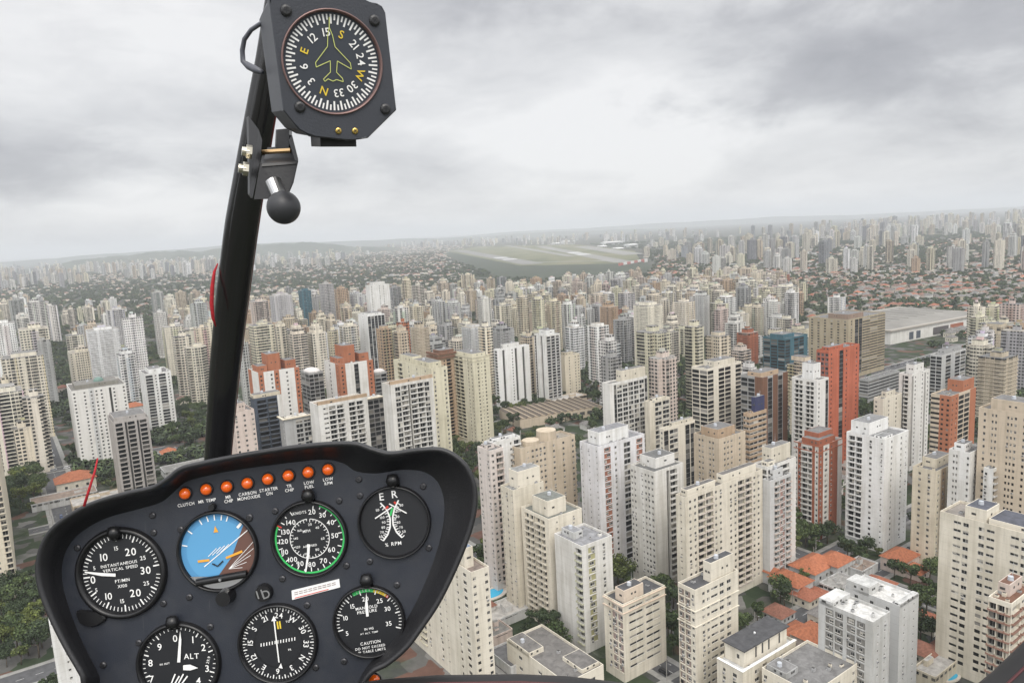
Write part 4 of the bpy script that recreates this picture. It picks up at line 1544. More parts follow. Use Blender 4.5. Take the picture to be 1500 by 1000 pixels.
fill_towers([(1040, 410), (1060, 392), (1300, 380), (1530, 384), (1530, 400), (1200, 404)], 46, 40, 80, sep=1.2)
fill_towers([(1100, 352), (1200, 341), (1530, 319), (1530, 332), (1250, 349)], 230, 45, 115, r=16, sep=1.5)
fill_towers([(420, 392), (420, 381), (520, 373), (520, 388)], 40, 40, 80, sep=1.3)
fill_towers([(340, 398), (340, 384), (420, 379), (420, 394)], 24, 35, 70, sep=1.3)
fill_towers([(560, 366), (600, 358), (1000, 343), (1100, 342), (1000, 354), (760, 360)], 240, 35, 90, r=16, sep=1.6)
fill_towers([(-40, 402), (-40, 395), (330, 377), (540, 366), (540, 372), (330, 388)], 240, 30, 75, r=16, sep=1.6)
fill_towers([(930, 372), (940, 362), (1040, 352), (1040, 384), (960, 384)], 40, 25, 60, r=16, sep=1.5)
filler.sort(key=lambda f: f[0] ** 2 + f[1] ** 2)
n_left = 392 - len(TOWERS) - len(MIDS)
far_b = Blocks()
for k, (x, y, w_, d_, h, col, shape) in enumerate(filler):
    yaw = YAW + R(rs.uniform(-6, 6)) + (math.pi / 2 if rs.random() < .5 else 0)
    if k < n_left:
        mid_tower((x, y, 0), w_, d_, h, col, shape, rs, yaw, detail=math.hypot(x, y) < 2200)
    else:
        jv = rs.uniform(.92, 1.12)
        jit = tuple(min(.8, c * jv * rs.uniform(.98, 1.02)) for c in col)
        if math.hypot(x, y) > 2500 and shape in (2, 6):
            shape = 4 if shape == 2 else 0
        block_shape(far_b, far_b, w_, d_, h, jit, rs, shape, rs.random(), cz=math.cos(yaw), sz=math.sin(yaw), ox=x, oy=y)
tag(link('distant_towers', far_b.mesh('distant_towers')), kind='stuff')

# ------------------------------------------------------------------ low buildings, houses, trees, cars, pools


def object_colour_material(name, rough, lo, hi, scale):
    m, t, b = mat(name)
    oi = N(t, 'ShaderNodeObjectInfo')
    tc = N(t, 'ShaderNodeTexCoord')
    n = noise(t, tc.outputs['Object'], scale, 5, .6)
    t.links.new(mixc(t, 1.0, oi.outputs['Color'], ramp(t, n, [(.3, (lo,) * 3), (.7, (hi,) * 3)]), 'MULTIPLY'), b.inputs['Base Color'])
    b.inputs['Roughness'].default_value = rough
    b.inputs['Specular IOR Level'].default_value = .3
    return m


HWALL = object_colour_material('house_wall', .9, .75, 1.05, .6)
HROOF = object_colour_material('clay_tiles', .85, .6, 1.15, 1.2)


def house_meshes(w, d, h, L):
    a, b = MB(), MB()
    boxes = [(-w / 2, w / 2, -d / 2, d / 2, h)]
    if L:
        boxes.append((w / 2, w / 2 + w * .55, -d / 2, d * .05, h * .8))
    for (x0, x1, y0, y1, hh) in boxes:
        a.box(x0, x1, y0, y1, 0, hh, HWALL)
        for k in range(3):
            xx = x0 + (x1 - x0) * (.2 + .27 * k)
            a.box(xx, xx + 1.1, y0 - .04, y0, hh * .35, hh * .35 + 1.2, GLASS)
            yy = y0 + (y1 - y0) * (.2 + .27 * k)
            a.box(x0 - .04, x0, yy, yy + 1.1, hh * .35, hh * .35 + 1.2, GLASS)
        o = .6
        X0, X1, Y0, Y1 = x0 - o, x1 + o, y0 - o, y1 + o
        ww, dd = X1 - X0, Y1 - Y0
        r = min(ww, dd) * .5
        rh = hh + r * .55
        z = hh - .1
        if ww > dd:
            p, q = (X0 + r, (Y0 + Y1) / 2, rh), (X1 - r, (Y0 + Y1) / 2, rh)
            b.poly([(X0, Y0, z), (X1, Y0, z), q, p], HROOF)
            b.poly([(X1, Y1, z), (X0, Y1, z), p, q], HROOF)
            b.poly([(X1, Y0, z), (X1, Y1, z), q], HROOF)
            b.poly([(X0, Y1, z), (X0, Y0, z), p], HROOF)
        else:
            p, q = ((X0 + X1) / 2, Y0 + r, rh), ((X0 + X1) / 2, Y1 - r, rh)
            b.poly([(X1, Y0, z), (X1, Y1, z), q, p], HROOF)
            b.poly([(X0, Y1, z), (X0, Y0, z), p, q], HROOF)
            b.poly([(X0, Y0, z), (X1, Y0, z), p], HROOF)
            b.poly([(X1, Y1, z), (X0, Y1, z), q], HROOF)
        b.poly([(X0, Y0, z), (X0, Y1, z), (X1, Y1, z), (X1, Y0, z)], HROOF)
    return a.mesh('house_wall'), b.mesh('house_roof')


HOUSES = [house_meshes(*a) for a in ((11, 9, 5.5, False), (9, 12, 4, True), (13, 10, 6.2, True), (10, 10, 3.6, False), (16, 11, 5, False))]
TILES = [((0.37, 0.135, 0.07), 'orange-roofed'), ((0.33, 0.125, 0.075), 'orange-roofed'), ((0.25, 0.115, 0.08), 'rust-roofed'), ((0.20, 0.125, 0.10), 'brown-roofed'), ((0.20, 0.19, 0.18), 'grey-roofed')]


def house(x, y, v, tile, yaw, sc=1.0, wallc=None):
    wm, rm = HOUSES[v]
    o = link('house', wm)
    o.location = (x, y, 0)
    o.rotation_euler = (0, 0, yaw)
    o.scale = (sc, sc, sc)
    o.color = (*(wallc or rs.choice([OFFW, LCREAM, CREAM, PINK, LGREY])), 1)
    r = link('roof', rm, o)
    k = rs.uniform(.85, 1.12)
    r.color = (*[c * k for c in tile[0]], 1)
    tag(o, None, 'house', 'houses of the city')
    sx, sy = project(Vector((x, y, 4)))
    AUTO.append((o, tile[1], 'house', 'houses', sx, sy))
    OCC.append((x, y, 7.5 * sc))
    return o


for (px, py, v, ti, sc, dy) in [(1192, 842, 4, 0, 1.25, 0), (1158, 868, 2, 0, 1.2, 90), (1222, 838, 0, 0, 1.3, 0), (1176, 880, 1, 1, 1.1, 0), (1190, 948, 2, 0, 1.1, 0), (1172, 938, 3, 0, 1.2, 90), (1206, 962, 3, 0, 1.2, 0),
                                (1318, 832, 2, 0, 1.15, 0), (1340, 842, 3, 0, 1.0, 90), (1357, 918, 3, 1, 1.1, 0), (1353, 965, 1, 2, 1.1, 0), (112, 714, 4, 0, 1.6, 0), (45, 684, 2, 1, 1.3, 0), (196, 602, 4, 0, 1.2, 0),
                                (200, 588, 0, 0, 1.2, 0), (248, 668, 3, 0, 1.2, 90), (1210, 915, 0, 4, 1.1, 0), (1140, 905, 3, 2, 1.0, 0), (700, 640, 4, 4, 1.3, 0), (690, 905, 4, 2, 1.2, 0)]:
    x, y = gp(px, py)
    house(x, y, v, TILES[ti], YAW + R(dy), sc)


def low_building(x, y, w, d, h, col, yaw):
    B, P = Blocks(), Blocks()
    rc = rs.choice([(.22, .215, .2), (.33, .32, .3), (.15, .15, .155), (.45, .43, .4), (.26, .2, .16)])
    B.box(-w / 2, w / 2, -d / 2, d / 2, 0, h, col, rs.random(), rc)
    for a in (0, 1):
        s = -1 if a == 0 else 1
        P.box(-w / 2, w / 2, s * d / 2 - .15, s * d / 2 + .15, h, h + .8, col, 2.0, col)
        P.box(s * w / 2 - .15, s * w / 2 + .15, -d / 2 + .15, d / 2 - .15, h, h + .8, col, 2.0, col)
    for k in range(rs.randint(1, 3)):
        a, b = rs.uniform(-.35, .2) * w, rs.uniform(-.35, .2) * d
        P.box(a, a + w * .18, b, b + d * .18, h, h + rs.uniform(.8, 2.6), col, 2.0, rc)
    o = link('low_building', B.mesh('low_building'))
    link('parapet', P.mesh('parapet'), o)
    o.location = (x, y, 0)
    o.rotation_euler = (0, 0, yaw)
    tag(o, None, 'low building', 'low flat-roofed buildings')
    sx, sy = project(Vector((x, y, h)))
    AUTO.append((o, COLNAME[col] + ' flat-roofed', 'low building', 'low buildings', sx, sy))
    OCC.append((x, y, .5 * math.hypot(w, d)))


for (px, py, w_, d_, h_, c_) in [(1232, 868, 16, 12, 5, LGREY), (1150, 838, 14, 9, 4, OFFW), (1260, 838, 14, 10, 4, LGREY), (735, 905, 20, 14, 4, LGREY), (770, 960, 26, 16, 3.5, LGREY), (725, 935, 12, 10, 4, PINK),
                                 (945, 885, 12, 10, 4, OFFW), (1135, 690, 22, 16, 8, LGREY), (1265, 618, 26, 18, 5, OFFW), (95, 735, 40, 18, 5, LGREY), (275, 690, 36, 18, 5, LGREY), (150, 740, 36, 20, 6, BEIGE),
                                 (830, 590, 40, 16, 6, BEIGE), (905, 600, 30, 18, 8, LGREY), (1350, 700, 20, 14, 6, PINK), (1400, 820, 20, 12, 6, OFFW), (1378, 985, 26, 8, 5, CREAM), (1240, 690, 18, 14, 6, PINK)]:
    x, y = gp(px, py)
    low_building(x, y, w_, d_, h_, c_, YAW)


def leaf_material():
    m, t, b = mat('foliage')
    oi = N(t, 'ShaderNodeObjectInfo')
    ge = N(t, 'ShaderNodeNewGeometry')
    r = math_node(t, 'FRACT', math_node(t, 'ADD', math_node(t, 'MULTIPLY', oi.outputs['Random'], 3.0), ge.outputs['Random Per Island']))
    v = ramp(t, r, [(0, (.55, .55, .55)), (.6, (1.0, 1.0, 1.0)), (1, (1.6, 1.55, 1.3))])
    t.links.new(mixc(t, 1.0, oi.outputs['Color'], v, 'MULTIPLY'), b.inputs['Base Color'])
    b.inputs['Roughness'].default_value = .7
    b.inputs['Specular IOR Level'].default_value = .25
    b.inputs['Subsurface Weight'].default_value = 0.0
    return m


LEAF = leaf_material()
BARK = plain('bark', (0.09, 0.07, 0.05), .9, var=.3, scale=2)


def tree_meshes(seed, H, spread, nclump, nleaf):
    g = np.random.default_rng(seed)
    tr = MB()
    top = H * .55
    bend = g.normal(0, .3, 2)
    tr.tube([(0, 0, 0), (bend[0] * .4, bend[1] * .4, top * .5), (bend[0], bend[1], top)], [H * .028, H * .022, H * .012], BARK, 7)
    cl = []
    for i in range(nclump):
        a = g.uniform(0, 6.283)
        rr = spread * math.sqrt(g.uniform(0, 1)) * .72
        z = H * g.uniform(.48, .86) - rr * .18
        c = np.array((rr * math.cos(a), rr * math.sin(a), z))
        cl.append((c, spread * g.uniform(.26, .46)))
        tr.tube([(bend[0] * .8, bend[1] * .8, top * .72), tuple(c * np.array((.55, .55, .9))), tuple(c)], [H * .012, H * .008, H * .003], BARK, 5)
    V, Fc = [], []
    for i in range(nleaf):
        c, r = cl[g.integers(len(cl))]
        d = g.normal(0, 1, 3)
        d /= np.linalg.norm(d)
        p = c + d * r * g.uniform(.55, 1.08) * np.array((1, 1, .72))
        s = g.uniform(.22, .5)
        n = d + g.normal(0, .7, 3)
        n /= np.linalg.norm(n)
        u = np.cross(n, g.normal(0, 1, 3))
        u /= np.linalg.norm(u)
        w_ = np.cross(n, u)
        k = len(V)
        for a, b in ((-1, -.55), (.1, -.75), (1, .1), (.35, .8), (-.7, .6)):
            V.append(tuple(p + u * a * s + w_ * b * s))
        Fc.append(tuple(range(k, k + 5)))
    me = bpy.data.meshes.new('crown')
    me.from_pydata(V, [], Fc)
    me.materials.append(LEAF)
    me.update()
    return tr.mesh('trunk', True), me


TREES = [tree_meshes(100 + i, *a) for i, a in enumerate(((11, 5.2, 11, 1300), (9, 4.2, 8, 900), (13, 4.8, 12, 1400), (7, 3.6, 7, 700), (12, 6.2, 13, 1700), (8, 3.0, 6, 600)))]
GREENS = [((0.050, 0.074, 0.030), 'dark green'), ((0.042, 0.061, 0.030), 'dark green'), ((0.075, 0.104, 0.042), 'mid green'), ((0.088, 0.110, 0.038), 'olive green'), ((0.115, 0.140, 0.040), 'yellow-green')]


def tree(x, y, v, gcol, sc):
    tm, cm = TREES[v]
    o = empty('tree', (x, y, 0), rs.uniform(0, 6.28))
    o.scale = (sc, sc, sc * rs.uniform(.9, 1.1))
    link('trunk', tm, o)
    c = link('crown', cm, o)
    c.color = (*gcol[0], 1)
    tag(o, None, 'tree', 'trees between the buildings')
    sx, sy = project(Vector((x, y, 7 * sc)))
    AUTO.append((o, gcol[1], 'tree', 'trees', sx, sy))


TZ = [([(1112, 800), (1165, 768), (1236, 800), (1215, 835), (1110, 895)], 26), ([(1235, 800), (1300, 795), (1338, 800), (1366, 860), (1345, 900), (1300, 850), (1240, 840)], 34), ([(1330, 845), (1372, 845), (1368, 955), (1340, 950)], 24),
      ([(1084, 890), (1150, 880), (1165, 900), (1160, 935), (1086, 985)], 16), ([(893, 822), (928, 822), (928, 868), (895, 866)], 9), ([(698, 800), (714, 800), (718, 872), (700, 860)], 8),
      ([(775, 925), (870, 925), (884, 960), (800, 950), (718, 950)], 18), ([(955, 870), (992, 870), (994, 1000), (972, 1000)], 14), ([(0, 700), (64, 694), (66, 850), (16, 850)], 44), ([(0, 890), (58, 850), (66, 960), (0, 985)], 26),
      ([(84, 690), (96, 600), (112, 660), (150, 745), (90, 745)], 14), ([(248, 595), (302, 595), (302, 655), (252, 655)], 26), ([(60, 590), (72, 480), (98, 480), (94, 590)], 20),
      ([(206, 575), (222, 480), (254, 480), (246, 575)], 18), ([(655, 640), (702, 640), (704, 700), (660, 690)], 12), ([(712, 600), (790, 598), (880, 580), (884, 596), (770, 622), (712, 650)], 26),
      ([(1238, 605), (1282, 595), (1284, 640), (1244, 650)], 12), ([(1090, 640), (1160, 640), (1160, 700), (1095, 700)], 10), ([(1330, 640), (1370, 640), (1370, 720), (1335, 720)], 8), ([(1300, 560), (1420, 540), (1420, 580), (1310, 590)], 12)]
n_t = 0
for poly, n in TZ:
    for x, y in scatter(poly, int(n * 1.35), 3.6, .7, road_r=.6, tries=60):
        if n_t < 460:
            bright = rs.random()
            tree(x, y, rs.randrange(6), GREENS[0 if bright < .3 else 1 if bright < .55 else 2 if bright < .78 else 3 if bright < .92 else 4], rs.uniform(.8, 1.35))
            n_t += 1

# ---- houses: nearest ones as things, the rest as one mass
HZ = [([(0, 640), (0, 470), (330, 420), (330, 660), (240, 690)], 60), ([(345, 480), (345, 430), (700, 405), (705, 440)], 220), ([(1180, 500), (1180, 440), (1500, 420), (1500, 500), (1440, 500)], 170), ([(680, 660), (700, 600), (900, 570), (1000, 640), (720, 700)], 16),
      ([(1090, 830), (1240, 560), (1500, 520), (1500, 860), (1240, 880)], 46), ([(0, 470), (0, 425), (330, 410), (330, 440)], 240), ([(340, 432), (340, 398), (650, 372), (700, 402)], 1000), ([(960, 440), (950, 400), (1500, 385), (1500, 440)], 850),
      ([(0, 425), (0, 410), (330, 392), (330, 412)], 650), ([(960, 400), (960, 375), (1500, 345), (1500, 385)], 800), ([(400, 388), (600, 360), (690, 360), (650, 375)], 600)]
hs = []
for poly, n in HZ:
    hs += [(x, y) for x, y in scatter(poly, n, 6.5, .95, road_r=3, tries=12, occupy=False)]
hs.sort(key=lambda p: p[0] ** 2 + p[1] ** 2)
n_h = 560


class Soup:
    """many small solids written straight into numpy arrays with a colour attribute"""

    def __init__(s):
        s.V, s.F, s.C, s.n = [], [], [], 0

    def add(s, verts, faces, cols):
        s.V.append(verts)
        s.F += [tuple(i + s.n for i in f) for f in faces]
        s.C += cols
        s.n += len(verts)

    def mesh(s, name, m):
        me = bpy.data.meshes.new(name)
        me.from_pydata(np.concatenate(s.V).tolist(), [], s.F)
        me.materials.append(m)
        ca = me.color_attributes.new('col', 'FLOAT_COLOR', 'CORNER')
        cc = np.repeat(np.array([(*c, 1) for c in s.C], dtype=np.float32), [len(f) for f in s.F], axis=0)
        ca.data.foreach_set('color', cc.ravel())
        me.update()
        return me


hsoup = Soup()
for k, (x, y) in enumerate(hs):
    yaw = YAW + R(rs.uniform(-8, 8)) + (math.pi / 2 if rs.random() < .5 else 0)
    q = rs.random()
    tile = TILES[0 if q < .02 else 1 if q < .09 else 2 if q < .30 else 3 if q < .56 else 4]
    if k < n_h:
        house(x, y, rs.randrange(5), tile, yaw, rs.uniform(.8, 1.15))
        continue
    far = math.hypot(x, y) > 2200
    w_, d_, h_ = rs.uniform(9, 17) * (1.25 if far else 1), rs.uniform(8, 12) * (1.25 if far else 1), rs.uniform(3.5, 7)
    c_, s_ = math.cos(yaw), math.sin(yaw)
    P2 = [(-w_ / 2, -d_ / 2), (w_ / 2, -d_ / 2), (w_ / 2, d_ / 2), (-w_ / 2, d_ / 2)]
    rz = h_ + (2.4 if q < .78 else .1)
    pts = [(a, b, 0) for a, b in P2] + [(a, b, h_) for a, b in P2] + [(-w_ / 4, 0, rz), (w_ / 4, 0, rz)]
    pts = np.array([(x + a * c_ - b * s_, y + a * s_ + b * c_, z) for a, b, z in pts])
    wc = rs.choice([OFFW, LCREAM, CREAM, PINK, LGREY])
    kk = rs.uniform(.8, 1.15)
    tcx = tuple(c * kk for c in (tile[0] if q < .78 else rs.choice([(.24, .23, .22), (.34, .33, .31), (.16, .16, .16)])))
    hsoup.add(pts, [(0, 1, 5, 4), (1, 2, 6, 5), (2, 3, 7, 6), (3, 0, 4, 7), (4, 5, 9, 8), (6, 7, 8, 9), (5, 6, 9), (7, 4, 8)], [wc] * 4 + [tcx] * 4)
tag(link('distant_houses', hsoup.mesh('distant_houses', ROOFA)), kind='stuff')

# ---- distant tree masses
GR = 60.0
occ_cells = {}
for a, b, c in OCC:
    k = int(c // GR) + 1
    for i in range(int(a // GR) - k, int(a // GR) + k + 1):
        for j in range(int(b // GR) - k, int(b // GR) + k + 1):
            occ_cells.setdefault((i, j), []).append((a, b, c))


def clump(x, y, s=1.0):
    return (math.sin(x * .0071 * s + 1.3) * math.cos(y * .0058 * s + .4) + .6 * math.sin(x * .0173 * s - y * .0121 * s + 2.0) + .45 * math.sin(x * .041 * s + y * .033 * s))


air_pts = zone([(640, 374), (742, 408), (930, 408), (960, 392), (945, 366), (845, 356), (690, 359)])[0]
ico_v = []
phi = (1 + 5 ** .5) / 2
for a, b in ((1, phi), (-1, phi), (1, -phi), (-1, -phi)):
    ico_v += [(0, a, b), (a, b, 0), (b, 0, a)]
ico_v = np.array(ico_v) / math.hypot(1, phi)
ico_f = []
for i in range(12):
    for j in range(i + 1, 12):
        for k in range(j + 1, 12):
            if all(abs(np.linalg.norm(ico_v[a] - ico_v[b]) - 1.0515) < .01 for a, b in ((i, j), (j, k), (i, k))):
                ico_f.append((i, j, k))
tv, tc_, n_far_trees, t_try = [], [], 0, 0
ico_f = np.array(ico_f)
while n_far_trees < 23000 and t_try < 200000:
    t_try += 1
    az = R(rs.uniform(-38, 38))
    D = math.exp(rs.uniform(math.log(640), math.log(7000)))
    x, y = D * math.sin(az), D * math.cos(az)
    if clump(x, y) < (-.9 if D > 1400 else -.4 if D > 900 else -.1) + rs.uniform(-.35, .35):
        continue
    if inside(x, y, air_pts) or (D < 2200 and on_road(x, y, 2.5)):
        continue
    bad = False
    for a, b, c in occ_cells.get((int(x // GR), int(y // GR)), ()):
        if (a - x) ** 2 + (b - y) ** 2 < (c * .8 + 2.0) ** 2:
            bad = True
            break
    if bad:
        continue
    n_far_trees += 1
    kk = rs.uniform(.7, 1.25)
    far_ = D > 1500
    for _ in range(2 if far_ else 3):
        r = rs.uniform(2.2, 4.2) * (1.0 if not far_ else 1.4 if D < 3000 else 2.1)
        j = 2.6 * (2.6 if far_ else 1)
        cc = np.array((x + rs.uniform(-j, j), y + rs.uniform(-j, j), rs.uniform(3.0, 6.0)))
        tv.append(cc + ico_v * rng.uniform(.65, 1.2, (12, 1)) * np.array((r, r, r * .8)))
        q = rs.random()
        g = GREENS[0 if q < .4 else 1 if q < .7 else 2 if q < .93 else 3][0]
        tc_.append(np.array(g) * kk)
# the nearer ones of the mass keep their leaves
nv, nc_, nn = [], [], 0
crowns = []
for tm, cm in TREES:
    co = np.empty(len(cm.vertices) * 3, dtype=np.float32)
    cm.vertices.foreach_get('co', co)
    crowns.append(co.reshape(-1, 5, 3))
t_try = 0
while nn < 420 and t_try < 20000:
    t_try += 1
    az = R(rs.uniform(-38, 38))
    D = rs.uniform(230, 660)
    x, y = D * math.sin(az), D * math.cos(az)
    if clump(x, y) < -.5 + rs.uniform(-.35, .35) or on_road(x, y, 2.0):
        continue
    if any((a - x) ** 2 + (b - y) ** 2 < (c * .85 + 2.5) ** 2 for a, b, c in occ_cells.get((int(x // GR), int(y // GR)), ())):
        continue
    nn += 1
    cr = crowns[rs.randrange(6)]
    cr = cr[rng.permutation(len(cr))[:520]]
    mid_ = cr.mean(axis=1, keepdims=True)
    cr = mid_ + (cr - mid_) * 1.45
    th = rs.uniform(0, 6.28)
    sc = rs.uniform(.75, 1.25)
    rot = np.array(((math.cos(th), -math.sin(th), 0), (math.sin(th), math.cos(th), 0), (0, 0, 1))) * sc
    nv.append(cr @ rot.T + np.array((x, y, -.8)))
    g = np.array(GREENS[rs.choices(range(5), (3, 3, 3, 2, 1))[0]][0])
    nc_.append(g[None] * rng.uniform(.55, 1.5, (520, 1)))
nv = np.concatenate(nv)
me = bpy.data.meshes.new('tree_mass')
me.vertices.add(len(nv) * 5)
me.vertices.foreach_set('co', nv.astype(np.float32).ravel())
me.loops.add(len(nv) * 5)
me.loops.foreach_set('vertex_index', np.arange(len(nv) * 5, dtype=np.int32))
me.polygons.add(len(nv))
me.polygons.foreach_set('loop_start', np.arange(0, len(nv) * 5, 5, dtype=np.int32))
me.update(calc_edges=True)
me.materials.append(ROOFA)
fc = np.concatenate(nc_)
fc = np.concatenate([fc, np.ones((len(fc), 1))], axis=1)
ca = me.color_attributes.new('col', 'FLOAT_COLOR', 'CORNER')
ca.data.foreach_set('color', np.repeat(fc, 5, axis=0).astype(np.float32).ravel())
tag(link('tree_mass', me), kind='stuff')
nb = len(tv)
me = bpy.data.meshes.new('distant_trees')
FF = (ico_f[None] + (np.arange(nb) * 12)[:, None, None]).reshape(-1, 3)
me.vertices.add(nb * 12)
me.vertices.foreach_set('co', np.concatenate(tv).astype(np.float32).ravel())
me.loops.add(len(FF) * 3)
me.loops.foreach_set('vertex_index', FF.astype(np.int32).ravel())
me.polygons.add(len(FF))
me.polygons.foreach_set('loop_start', np.arange(0, len(FF) * 3, 3, dtype=np.int32))
me.update(calc_edges=True)
me.materials.append(ROOFA)
fc = np.repeat(np.array(tc_), 20, axis=0) * rng.uniform(.75, 1.3, (len(FF), 1))
fc = np.concatenate([fc, np.ones((len(fc), 1))], axis=1)
ca = me.color_attributes.new('col', 'FLOAT_COLOR', 'CORNER')
ca.data.foreach_set('color', np.repeat(fc, 3, axis=0).astype(np.float32).ravel())
tag(link('distant_trees', me), kind='stuff')


# ---- cars
def car_mesh(L, W, H, van):
    mb = MB()
    body = object_colour_material('car_paint', .35, .9, 1.05, 2) if 'car' not in UNIT else UNIT['car']
    UNIT['car'] = body
    gl, ty = plain('car_glass', (.02, .022, .025), .15), plain('tyre', (.02, .02, .02), .9)
    prof = [(-.5, .22), (-.5, .52), (-.46, .60), (-.2, .64), (.2, .64), (.47, .56), (.5, .4), (.5, .22)]
    mb.rings([[(u * L, s * W / 2 * (1 if i else 1), z * H) for u, z in prof] for i, s in enumerate((-1, 1))], body, True, True)
    c0, c1 = (-.45, .30) if van else (-.30, .22)
    lo = [(c0 * L, -W * .45), (c1 * L + L * .08, -W * .45), (c1 * L + L * .08, W * .45), (c0 * L, W * .45)]
    hi = [(c0 * L + L * .06, -W * .38), (c1 * L - L * .04, -W * .38), (c1 * L - L * .04, W * .38), (c0 * L + L * .06, W * .38)]
    mb.rings([[(a, b, .63 * H) for a, b in lo], [(a, b, .93 * H) for a, b in hi]], gl)
    mb.rings([[(a, b, .93 * H) for a, b in hi], [(a * .97, b * .95, H) for a, b in hi]], body, cap1=True)
    for a in (-.31, .31):
        for s in (-1, 1):
            mb.cyl((a * L, s * W * .5 - (.2 if s > 0 else 0), .31), (0, 1, 0), .31, .31, .2, ty, 10)
    return mb.mesh('car')


CARS = [car_mesh(4.2, 1.75, 1.45, False), car_mesh(4.5, 1.8, 1.8, True)]
CARC = [((.7, .7, .7), 'white'), ((.35, .36, .37), 'silver'), ((.03, .03, .032), 'black'), ((.13, .13, .135), 'dark grey'), ((.32, .03, .025), 'red'), ((.05, .08, .18), 'blue')]


def car(x, y, yaw, z=.06):
    o = link('car', rs.choice(CARS))
    o.location = (x, y, z)
    o.rotation_euler = (0, 0, yaw)
    c = rs.choices(CARC, (5, 4, 3, 3, 1, 1))[0]
    o.color = (*c[0], 1)
    tag(o, None, 'car', 'cars on the streets')
    sx, sy = project(Vector((x, y, 1)))
    AUTO.append((o, c[1], 'car', 'cars', sx, sy))


def cars_on(k, n, s0, s1):
    ax, ay, bx, by, h = ROADS[k]
    dx, dy = bx - ax, by - ay
    L = math.hypot(dx, dy)
    dx, dy = dx / L, dy / L
    used = []
    for _ in range(n * 4):
        if n == 0:
            break
        s, lane = rs.uniform(s0, s1), rs.choice([-1, 1])
        off = lane * rs.choice([h * .22, h * .42]) * (.75 if h > 9 else .9)
        if any(abs(s - a) < 6.5 and abs(off - b) < 2.2 for a, b in used):
            continue
        used.append((s, off))
        n -= 1
        car(ax + dx * s - dy * off, ay + dy * s + dx * off, math.atan2(dy, dx) + (0 if lane < 0 else math.pi))


cars_on(0, 46, 20, 1100)
cars_on(1, 8, 60, 230)
cars_on(2, 8, 0, 120)
cars_on(3, 8, 40, 260)
cars_on(4, 10, 20, 330)
cars_on(5, 6, 10, 200)
cars_on(6, 8, 60, 280)
cars_on(7, 6, 60, 250)
cars_on(10, 16, 60, 480)
# the car park left of the strut
g0 = Vector((*gp(238, 668), 0))
sheet('parking_lot', [g0 + UX * a + VX * b for a, b in ((-16, -20), (18, -20), (18, 24), (-16, 24))], .075, ASPH)
for i in range(4):
    for j in range(7):
        if rs.random() < .85:
            p = g0 + UX * (-12 + i * 8.5) + VX * (-16 + j * 5.4)
            car(p.x, p.y, YAW + R(rs.uniform(-4, 4)), .09)


WOODP = plain('pole_concrete', (.30, .29, .27), .85)


def pole(x, y, yaw):
    o = empty('utility_pole', (x, y, 0), yaw)
    k_ = MB()
    k_.cyl((0, 0, 0), (0, 0, 1), .17, .11, 9.5, WOODP, 8)
    k_.build('post', o)
    k_ = MB()
    k_.box(-1.1, 1.1, -.06, .06, 8.7, 8.85, BARK)
    k_.build('crossarm', o)
    k_ = MB()
    k_.tube([(0, 0, 7.4), (0, -.9, 8.0), (0, -1.9, 8.1)], .05, AC, 6)
    k_.box(-.14, .14, -2.3, -1.8, 8.04, 8.16, AC)
    k_.build('lamp_arm', o)
    tag(o, None, 'utility pole', 'utility poles along the streets')
    sx, sy = project(Vector((x, y, 6)))
    AUTO.append((o, 'slim concrete', 'utility pole', 'utility poles', sx, sy))


for k, s0, s1, st in ((3, 60, 260, 26), (4, 20, 300, 27), (5, 20, 220, 28), (0, 120, 520, 30), (1, 90, 230, 30)):
    ax, ay, bx, by, h = ROADS[k]
    L = math.hypot(bx - ax, by - ay)
    dx, dy = (bx - ax) / L, (by - ay) / L
    q = s0
    while q < s1:
        pole(ax + dx * q - dy * (h - 2), ay + dy * q + dx * (h - 2), math.atan2(dy, dx))
        q += st


def pool(px, py, a, b, yaw, label):
    x, y = gp(px, py)
    o = empty('swimming_pool', (x, y, 0), yaw)
    water, m = None, None
    m, t, bb = mat('pool_water')
    bb.inputs['Base Color'].default_value = (.04, .38, .60, 1)
    bb.inputs['Roughness'].default_value = .08
    deck = plain('pool_deck', (.5, .46, .4), .8, var=.15, scale=1)
    el = [(a * math.cos(i / 24 * 6.2832) * (1 + .12 * math.sin(i / 24 * 12.566)), b * math.sin(i / 24 * 6.2832)) for i in range(24)]
    d = MB()
    d.rings([[(u * 1.35, v * 1.45, .02) for u, v in el], [(u * 1.35, v * 1.45, .5) for u, v in el], [(u, v, .5) for u, v in el], [(u, v, .38) for u, v in el]], deck)
    d.build('deck', o)
    w_ = MB()
    w_.poly([(u, v, .4) for u, v in el], m)
    w_.build('water', o)
    tag(o, label, 'swimming pool')
    return o


pool(720, 870, 7, 4, YAW, 'blue swimming pool beside the narrow pinkish tower')
pool(776, 931, 4, 2.6, YAW, 'small blue pool in the garden at the foot of the black-balcony cream tower')
pool(712, 984, 5, 2.2, YAW + 1.2, 'dark blue pool close to the bottom edge beside the cream tower by the panel')
pool(1392, 990, 4, 2.2, YAW, 'small blue pool in front of the huge beige slab')

# ------------------------------------------------------------------ the cockpit
GL = {}


